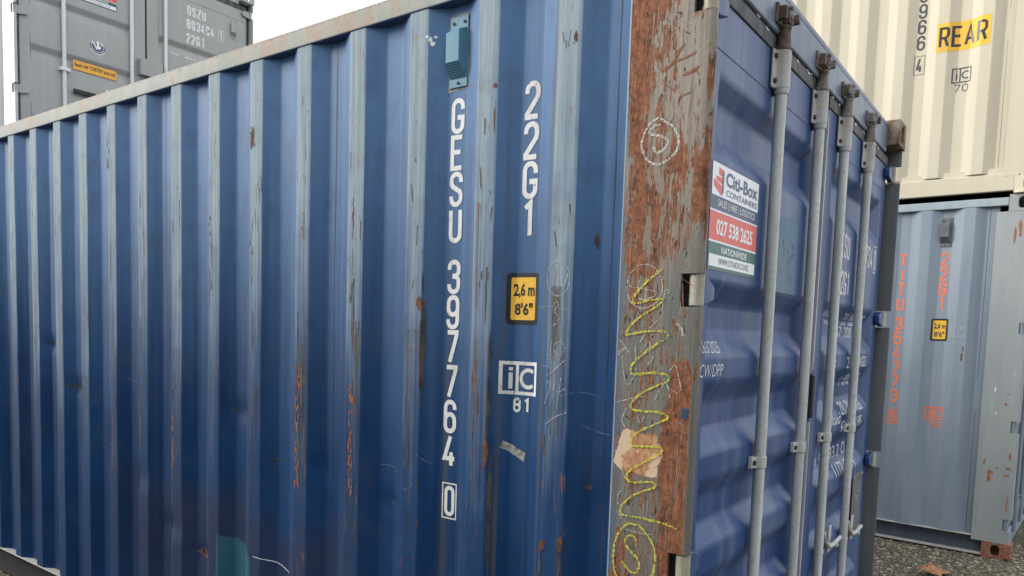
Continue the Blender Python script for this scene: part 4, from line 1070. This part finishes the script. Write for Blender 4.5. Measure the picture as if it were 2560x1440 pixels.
surf_obj('paint_patch', [([(0.715, 1.90), (0.74, 1.925), (0.905, 1.945), (0.925, 1.90), (0.938, 1.70), (0.930, 1.684), (0.74, 1.684), (0.715, 1.69)], [(0, 7, 6, 5, 4, 3, 2, 1)], 0)], door_map(dl[1], 0.0008), M['teal_dull'], BR)
ps = [blob(0.80 + rnd.uniform(-.06, .11), rnd.uniform(1.72, 1.86), rnd.uniform(.006, .02), rnd.uniform(.008, .022), 900 + k, 9, .4, 0.00006 * k) for k in range(14)]
surf_obj('paint_chips', ps, door_map(dl[1], 0.0013), M['st_navy'], BR)['kind'] = 'stuff'
# handwriting on the left door
ca, cb = door_cuts(dl[1])
surf_obj('chalk_note', [font_polys('16/03/2025', 0.115, 0.278, 1.488, 1.520, -0.012, shear=0.25), font_polys('CW/DPP', 0.118, 0.288, 1.424, 1.458, -0.012, shear=0.25)], door_map(dl[1], 0.001), M['white_dull'], BR, ca, cb)
# painted data on the right door
ca, cb = door_cuts(dr[1])
dmr = door_map(dr[1], 0.001)
gx = lambda txt, a, w_, gap, top, h_, st: glyphs([(ch, a + i * (w_ + gap), top - h_, w_, h_) for i, ch in enumerate(txt) if ch != ' '], st)
surf_obj('owner_code', gx('GESU', 1.507, 0.044, 0.0105, 1.978, 0.102, 0.0125), dmr, M['white_paint'], BR, ca, cb)
surf_obj('container_number', gx('397764', 1.872, 0.0435, 0.0105, 1.978, 0.102, 0.0125), dmr, M['white_paint'], BR, ca, cb)
surf_obj('check_digit', [frame(2.208, 2.278, 1.862, 1.990, 0.005)] + gx('0', 2.223, 0.040, 0, 1.975, 0.1, 0.0125), dmr, M['white_paint'], BR, ca, cb)
surf_obj('size_code', gx('22G1', 1.538, 0.044, 0.0105, 1.826, 0.102, 0.0125), dmr, M['white_paint'], BR, ca, cb)
lines = [('MAX. WT', 1.44, 1.66, 1.60, 1.655), ('30 480 KGS', 1.80, 2.20, 1.60, 1.655), ('67 200 LBS', 1.72, 2.20, 1.545, 1.595), ('TARE', 1.44, 1.60, 1.40, 1.45), ('2 220 KGS', 1.80, 2.195, 1.412, 1.462), ('4 890 LBS', 1.80, 2.195, 1.33, 1.38), ('Payload', 1.47, 1.745, 1.155, 1.22), ('28 260 KGS', 1.77, 2.19, 1.205, 1.262), ('62 300 LBS', 1.77, 2.19, 1.127, 1.178), ('Cu. Cap', 1.44, 1.66, 1.00, 1.06), ('33.2 CU.M', 1.74, 2.14, 1.004, 1.062), ('1172 CU.FT', 1.74, 2.14, 0.93, 0.985)]
for t, a, b, c_, d_ in lines:
    n0 = 0
    for wd in t.split(' '):
        a_ = a + (b - a) * n0 / len(t); b_ = a + (b - a) * (n0 + len(wd)) / len(t); n0 += len(wd) + 1
        surf_obj('weight_data', [font_polys(wd, a_, b_, c_, d_, 0.0)], dmr, M['white_dull'], BR, ca, cb)
# consolidated data plate
pm = MB(); pm.box(-0.064, -0.0605, 2.085, 2.285, 0.60, 0.895); dp = pm.build('data_plate', M['plate_grey'], BR)
for y, z in ((2.10, 0.88), (2.27, 0.88), (2.10, 0.615), (2.27, 0.615), (2.16, 0.78), (2.21, 0.80)):
    t = MB(); t.tube([(-0.0605, y, z), (-0.0575, y, z)], 0.006, 7); t.build('rivet', M['bracket'], dp)
# bare chips along the header gasket
ps = [blob(rnd.uniform(.2, 2.2), 2.434 + rnd.uniform(-.006, .006), rnd.uniform(.008, .03), rnd.uniform(.003, .009), 1300 + k, 9, .4) for k in range(26)]
surf_obj('paint_chips', ps, lambda a, b, l: (-0.0585, a, b), M['white_dull'], B['header'])['kind'] = 'stuff'

# ------------------------------------------------------------------ grey stack behind the blue container
grey_cfg = dict(side=M['grey_lit_side'], side_far=M['grey'], top_rail=M['grey'], bottom_rail=M['grey'], rail='flush', post=M['grey'], post_near=M['grey_lit_side'], casting=M['grey'], castings={},
    header=M['grey'], door=M['grey'], hinge=M['grey'], barrel=M['grey'], bar=M['bar_light'], bracket=M['bar_light'], pockets=[2.40, 1.655, 0.975, 0.285], amp=0.0, lite=True,
    recess=[(1.815, 1.690), (1.368, 1.232), (0.740, 0.600), (0.48, 0.34)], door_geo=dict(st=0.046, sb=0.070, se=0.014, depth=0.03), bars=((0.428, 1.062), (1.413,)))
GR = container('shipping_container', 'grey container stacked behind the blue one, its doors with white bars', (-6.868, 1.113, 2.600), 0, grey_cfg)
grey_low = dict(grey_cfg); grey_low['bars'] = ((0.428, 1.062), (1.413, 2.0))
GL = container('shipping_container', 'grey container at the bottom of the stack behind the blue one', (-6.868, 1.113, 0.0), 0, grey_low)
gd, ge = GR['doors'][0][1], GR['doors'][1][1]; G0 = GR['root']
ca, cb = door_cuts(ge); dme = door_map(ge, 0.0012)
surf_obj('owner_code', gx('DSZU', 1.662, 0.046, 0.0115, 2.222, 0.100, 0.0175), dme, M['white_dull'], G0, ca, cb)
surf_obj('container_number', gx('803494', 1.656, 0.044, 0.0115, 2.086, 0.100, 0.0175), dme, M['white_dull'], G0, ca, cb)
surf_obj('check_digit', [frame(2.027, 2.097, 1.978, 2.094, 0.005)] + gx('1', 2.040, 0.04, 0, 2.084, 0.096, 0.0165), dme, M['white_dull'], G0, ca, cb)
surf_obj('size_code', gx('22G1', 1.650, 0.046, 0.0115, 1.940, 0.100, 0.0175), dme, M['white_dull'], G0, ca, cb)
for t, a, b, c_, d_ in (('MAX.', 1.475, 1.575, 1.645, 1.692), ('GROSS', 1.627, 1.767, 1.645, 1.692), ('TARE', 1.475, 1.588, 1.532, 1.579), ('PAYLOAD', 1.475, 1.68, 1.42, 1.467)):
    surf_obj('weight_data', [font_polys(t, a, b, c_, d_, .085)], dme, M['white_dull'], G0, ca, cb)
vent(G0, lambda a, b, d: (-0.065 + d, a, b), 2.171, 2.247, 2.050, 2.247, M['grey'], M['void'], 0.022)
for o_, d in GR['doors']:
    surf_obj('seam', [rect(d['y0'] + .03, d['y1'] - .02, 2.268, 2.272)], door_map(d, 0.0008), M['seam_grey'], o_)
    surf_obj('seam', [rect(d['ra'] - 0.002, d['ra'] + 0.001, .3, 2.268)], door_map(d, 0.0008), M['seam_grey'], o_)
ca, cb = door_cuts(gd); dmg = lambda off: door_map(gd, off)
# round badge with a bird-like emblem
cy, cz = 0.742, 1.518
ring = lambda r, n=36: ([(cy + r * math.cos(2 * math.pi * k / n), cz + r * math.sin(2 * math.pi * k / n)) for k in range(n)], [tuple(range(n))], 0)
bd = surf_obj('badge', [ring(0.078)], dmg(0.0012), M['st_white'], G0)
surf_obj('badge_disc', [ring(0.071)], dmg(0.0018), M['st_navy'], bd)
surf_obj('badge_ring', [ribbon([(cy + .058 * math.cos(R(t)), cz + .058 * math.sin(R(t))) for t in range(150, 391, 12)], 0.006)], dmg(0.0024), M['white_dull'], bd)
em = [([(-.012, .052), (.016, .056), (.010, .030), (.014, .010), (.032, -.004), (.046, -.002), (.030, -.024), (.024, -.040), (.006, -.030), (-.010, -.044), (-.022, -.036), (-.014, -.010), (-.008, .016)], 0)]
surf_obj('badge_emblem', [([(cy + a * .82, cz + b * .82) for a, b in e], [tuple(range(len(e)))[::-1]], 0) for e, _ in em] + [ribbon([(cy - .052, cz + .034), (cy - .030, cz + .006), (cy - .016, cz - .022)], .012, .0002), ribbon([(cy + .022, cz + .040), (cy + .044, cz + .026), (cy + .036, cz + .008)], .008, .0002)], dmg(0.0024), M['st_white'], bd)
rp = surf_obj('repair_label', [rect(0.513, 0.916, 1.242, 1.328)], lambda a, b, l: (-0.065 + 0.004, a, b), M['amber'], G0)
surf_obj('lettering', [font_polys('Repair with "CORTEN" steel only', 0.525, 0.905, 1.264, 1.310, 0.02)], lambda a, b, l: (-0.065 + 0.0048, a, b), M['black_letter'], rp)
advert_full(G0, gd, 0.548, 0.926, 1.893, 2.175)
hn = MB(); hn.box(-0.040, -0.028, 0.66, 1.10, 1.018, 1.052); hn.build('handle', M['bar_light'], GR['doors'][0][0], bevel=0.003)
hg = MB(); hg.box(-0.043, -0.024, 0.503, 0.708, 1.014, 1.058); hg.build('handle_grip', M['black'], GR['doors'][0][0], bevel=0.006)
for y in (0.428,):
    c_ = MB(); c_.box(-0.064, -0.018, y - 0.045, y + 0.045, 1.192, 1.222); c_.build('bar_strap', M['bar_light'], GR['doors'][0][0], bevel=0.004)
hp = MB(); hp.box(-0.060, -0.034, 0.80, 0.90, 1.10, 1.12); hp.build('handle_catch', M['bar_light'], GR['doors'][0][0])
lk = MB(); lk.box(-0.064, 0.0, 1.13, 1.36, 1.36, 1.52); lk.build('lock_box', M['grey'], GR['doors'][1][0], bevel=0.004)

# ------------------------------------------------------------------ slate-blue and cream stack on the right
slate_cfg = dict(side=M['slate'], side_far=M['slate'], top_rail=M['slate_rail'], bottom_rail=M['dark_rail'], rail='channel', rail_low=True, post=M['slate_post'], post_near=M['slate_post'],
    casting=M['slate_casting'], castings={(1, -1, -1): M['rust_casting']}, header=M['slate'], door=M['slate'], hinge=M['slate'], barrel=M['bar_slate'], bar=M['bar_slate'], bracket=M['bar_slate'],
    pockets=[2.40, 1.699, 0.998, 0.295], pocket_x=-0.060, ph=0.024, recess=blue_cfg['recess'], bars=blue_cfg['bars'])
S_ = container('shipping_container', 'slate blue container with orange lettering standing on the gravel', (0.500, 4.624, 0.0), -0.05, slate_cfg)
SR = S_['root']; SM = lambda off=0.0012: side_map(0.024, off, 0.0015); SC = side_folds(0.024, lo=-1.8)
t_ = [2.209, 2.0985, 1.988, 1.8775, 1.728, 1.617, 1.506, 1.395, 1.284, 1.173]
for nm, tx, tp in (('owner_code', 'TITU', t_[:4]), ('container_number', '354773', t_[4:])):
    surf_obj(nm, column(tx, -0.860, 0.056, 0.103, tp, 0.0160), SM(), M['orange_letter'], SR, SC)
surf_obj('check_digit', [frame(-0.868, -0.796, 0.901, 1.016, 0.007)] + column('0', -0.856, 0.048, 0.092, [1.0045], 0.014), SM(), M['orange_letter'], SR, SC)
surf_obj('size_code', column('22G1', -0.582, 0.056, 0.103, t_[:4], 0.0160), SM(), M['orange_letter'], SR, SC)
height_plate(SR, SM, SC, -0.611, -0.500, 1.553, 1.718, M['black_letter'], M['yellow'], M['grey_letter'])
surf_obj('railway_mark', ic_mark(-0.613, -0.491, 0.959, 1.060, '70', 0.899, 0.947, 0.0115, (-0.587, -0.510)), SM(), M['orange_letter'], SR, SC)
vent(SR, lambda a, b, d: (a, IN_Y - d, b), -0.597, -0.520, 2.247, 2.459, M['plate_grey'], M['void'], 0.030)
surf_obj('worn_label', [frame(-0.462, -0.383, 1.585, 1.668, 0.006), blob(-0.41, 1.65, .025, .02, 5), blob(-0.40, 1.60, .018, .012, 6)] + [ribbon([(-0.478, 1.585), (-0.478, 1.672)], .006, 0, jitter=.5)], SM(0.001), M['slate_rail'], SR, SC)
surf_obj('rust_patch', [blob(-0.395, 1.44, .012, .07, 8, 14), blob(-0.39, 1.50, .008, .05, 9, 12)], SM(0.001), M['rust'], SR, SC)
surf_obj('panel_seam', [rect(-0.290, -0.286, .16, 2.51)], SM(0.0008), M['seam_slate'], SR)
ps = []
for k, (x, z, w_, h_) in enumerate(((-.16, .62, .035, .03), (-.165, .58, .02, .06), (-.055, .66, .03, .02), (-.06, .61, .03, .015), (-.05, .75, .012, .05), (-.12, .66, .02, .012), (-.10, 1.12, .02, .02), (-.09, 1.19, .016, .008), (-.20, .70, .01, .04), (-.045, .40, .008, .12), (-.05, 1.0, .03, .006), (-.13, 2.3, .014, .16), (-.10, 2.36, .02, .10))):
    surf_obj('rust_patch', [blob(x, z, w_, h_, 2000 + k, 13, .4, .00006 * k)], PM(0.0010), M['rust_orange'], SR)
ps = [blob(x, z, w_, h_, 2100 + k, 10, .4) for k, (x, z, w_, h_) in enumerate(((-.17, 1.22, .007, .05), (-.155, 1.05, .006, .018), (-.06, 1.33, .012, .004), (-.15, .80, .007, .007)))]
surf_obj('paint_chips', ps, PM(0.0010), M['st_white'], SR)['kind'] = 'stuff'

beige_cfg = dict(side=M['beige'], side_far=M['beige'], top_rail=M['beige'], bottom_rail=M['beige'], rail='flush', post=M['beige'], post_near=M['beige'], casting=M['beige_casting'], castings={},
    header=M['beige'], door=M['beige'], hinge=M['beige'], barrel=M['beige'], bar=M['bar_light'], bracket=M['bar_light'], pockets=[2.40, 1.699, 0.998, 0.295], ph=0.022, lite=True, recess=blue_cfg['recess'], bars=blue_cfg['bars'])
E_ = container('shipping_container', 'cream container with a yellow REAR sign stacked on the slate blue one', (0.520, 4.600, 2.597), -0.06, beige_cfg)
ER = E_['root']; EM = lambda off=0.0012: side_map(0.022, off, 0.0015); EC = side_folds(0.022, lo=-1.8)
surf_obj('container_number', column('399966', -0.865, 0.056, 0.108, [1.785, 1.670, 1.556, 1.441, 1.3275, 1.212], 0.0150), EM(), M['grey_letter'], ER, EC)
surf_obj('check_digit', [frame(-0.874, -0.802, 0.928, 1.065, 0.0035)] + column('4', -0.860, 0.040, 0.108, [1.052], 0.0140), EM(), M['grey_letter'], ER, EC)
sg = surf_obj('rear_sign', [rect(-0.728, -0.389, 1.052, 1.258)], EM(0.0010), M['yellow'], ER, EC)
surf_obj('lettering', glyphs([(ch, -0.712 + i * 0.0785, 1.080, 0.067, 0.148) for i, ch in enumerate('REAR')], 0.0185), EM(0.0016), M['black_letter'], sg, EC)
surf_obj('railway_mark', ic_mark(-0.617, -0.495, 0.822, 0.928, '70', 0.757, 0.812, 0.0085, (-0.599, -0.509)), EM(), M['grey_letter'], ER, EC)
surf_obj('panel_seam', [rect(-0.290, -0.286, .19, 2.51)], EM(0.0008), M['seam_beige'], ER)
surf_obj('paint_chips', [blob(-.12, .36, .05, .010, 31, 12, .4), blob(-.09, .42, .012, .012, 32, 9), blob(-.10, .45, .02, .006, 33, 9), blob(-.15, .10, .01, .05, 34, 9), blob(-.16, .06, .014, .04, 35, 9)], PM(0.001), M['scrape'], ER)['kind'] = 'stuff'

# unseen containers added across the aisle and behind the camera to shade the walls
shade_row_cfg = dict(grey_low); shade_row_cfg.update(side=M['slate'], side_far=M['slate'], post=M['slate_post'], post_near=M['slate_post'], door=M['slate'], header=M['slate'], casting=M['slate_casting'])
for x_, y_, z_, lb in ((-1.6, -5.75, 0, 'slate blue container added out of view on the left to shade the blue one'),
                       (-7.9, -8.4, 0, 'slate blue container at the bottom of the added, unseen shading stack on the left'),
                       (-7.9, -8.4, 2.6, 'slate blue container on top of the added, unseen shading stack on the left'),
                       (5.4, -7.6, 0, 'slate blue container at the bottom of the added shading stack behind the camera'),
                       (5.4, -7.6, 2.6, 'slate blue container on top of the added shading stack behind the camera')):
    container('shipping_container', lb, (x_, y_, z_), 0, shade_row_cfg)

# ------------------------------------------------------------------ gravel, leaf, weeds
def gravel(name, regions, seed):
    rn = random.Random(seed)
    t = (1 + 5 ** .5) / 2
    iv = [Vector(v).normalized() for v in ((-1, t, 0), (1, t, 0), (-1, -t, 0), (1, -t, 0), (0, -1, t), (0, 1, t), (0, -1, -t), (0, 1, -t), (t, 0, -1), (t, 0, 1), (-t, 0, -1), (-t, 0, 1))]
    fi = [(0,11,5),(0,5,1),(0,1,7),(0,7,10),(0,10,11),(1,5,9),(5,11,4),(11,10,2),(10,7,6),(7,1,8),(3,9,4),(3,4,2),(3,2,6),(3,6,8),(3,8,9),(4,9,5),(2,4,11),(6,2,10),(8,6,7),(9,8,1)]
    vs = []; fs = []
    for x0, x1, y0, y1, cnt, smin, smax in regions:
        for _ in range(cnt):
            x, y = rn.uniform(x0, x1), rn.uniform(y0, y1); s = smin + (smax - smin) * rn.random() ** 2.2
            rot = Matrix.Rotation(rn.uniform(0, 6.3), 3, 'Z') @ Matrix.Rotation(rn.uniform(-.5, .5), 3, 'X')
            sc = Vector((rn.uniform(.8, 1.9), rn.uniform(.6, 1.1), rn.uniform(.35, .7))) * s
            n = len(vs)
            for v in iv:
                q = rot @ Vector((v.x * sc.x, v.y * sc.y, v.z * sc.z)) * rn.uniform(.85, 1.15)
                vs.append((x + q.x, y + q.y, q.z + s * .12 - 0.003))
            fs += [(a + n, b + n, c + n) for a, b, c in fi]
    o = mesh_obj(name, vs, fs, M['gravel']); o['kind'] = 'stuff'
    o['label'] = 'loose grey and mossy gravel scattered over the yard'; o['category'] = 'gravel'
    return o
gravel('gravel', [(-0.7, 1.4, 3.0, 5.0, 9000, .004, .013), (0.35, 1.6, 4.6, 6.6, 2500, .004, .013), (-5.6, -3.9, -.7, .25, 2500, .004, .013), (-1.5, 2.0, 2.6, 3.2, 2000, .004, .014)], 5)

def dry_leaf(loc, rotz, size):
    pts = [(-.5, 0), (-.42, .10), (-.30, .07), (-.22, .24), (-.08, .15), (.02, .30), (.12, .17), (.28, .20), (.32, .08), (.5, .02), (.32, -.07), (.26, -.18), (.10, -.14), (0, -.28), (-.10, -.15), (-.24, -.20), (-.30, -.06), (-.42, -.08)]
    n = len(pts); vs = []; fs = []
    for ring_, k in ((1.0, 0), (.55, 1)):
        for x, y in pts: vs.append((x * ring_, y * ring_, (0.16 * (abs(y * ring_) ** 1.2) * 1.6 + .10 * x * x * ring_ * ring_ + .03 * math.sin(9 * x + 5 * y)) + (.02 if k else 0)))
    vs.append((0, 0, .02))
    for i in range(n):
        j = (i + 1) % n
        fs.append((i, j, n + j, n + i)); fs.append((n + i, n + j, 2 * n))
    o = mesh_obj('dry_leaf', [(x * size, y * size, z * size) for x, y, z in vs], fs, M['leaf'], smooth=True)
    s_ = o.modifiers.new('solid', 'SOLIDIFY'); s_.thickness = 0.0015
    o.location = loc; o.rotation_euler = (0.25, 0.1, rotz)
    o['category'] = 'leaf'
    return o
lf = dry_leaf((0.115, 3.90, 0.022), 0.75, 0.27); lf['label'] = 'curled brown dry leaf lying on the gravel beside the containers'

def weed(loc, seed, label):
    rn = random.Random(seed); root = bpy.data.objects.new('weed', None); COL.objects.link(root); root.location = loc; root['label'] = label; root['category'] = 'plant'
    st = MB(); vs = []; fs = []
    for k in range(12):
        a = rn.uniform(0, 6.28); hgt = rn.uniform(.10, .26); sp = rn.uniform(.02, .12)
        top = Vector((math.cos(a) * sp, math.sin(a) * sp, hgt)); st.tube([(0, 0, 0), (top * .5)[:], top[:]], [.003, .0025, .001], 5)
        for q in range(9):
            p = top * rn.uniform(.3, 1.0); d = Vector((rn.uniform(-1, 1), rn.uniform(-1, 1), rn.uniform(-.2, .7))).normalized(); s = d.cross(Vector((0, 0, 1))).normalized()
            L_ = rn.uniform(.025, .055); n = len(vs)
            vs += [p[:], (p + d * L_ * .5 + s * L_ * .28)[:], (p + d * L_)[:], (p + d * L_ * .5 - s * L_ * .28)[:]]; fs.append((n, n + 1, n + 2, n + 3))
    st.build('stem', M['stem'], root); mesh_obj('foliage', vs, fs, M['shrub'], root)
    return root
weed((0.70, 5.35, 0), 3, 'low green weed growing beside the slate blue container')
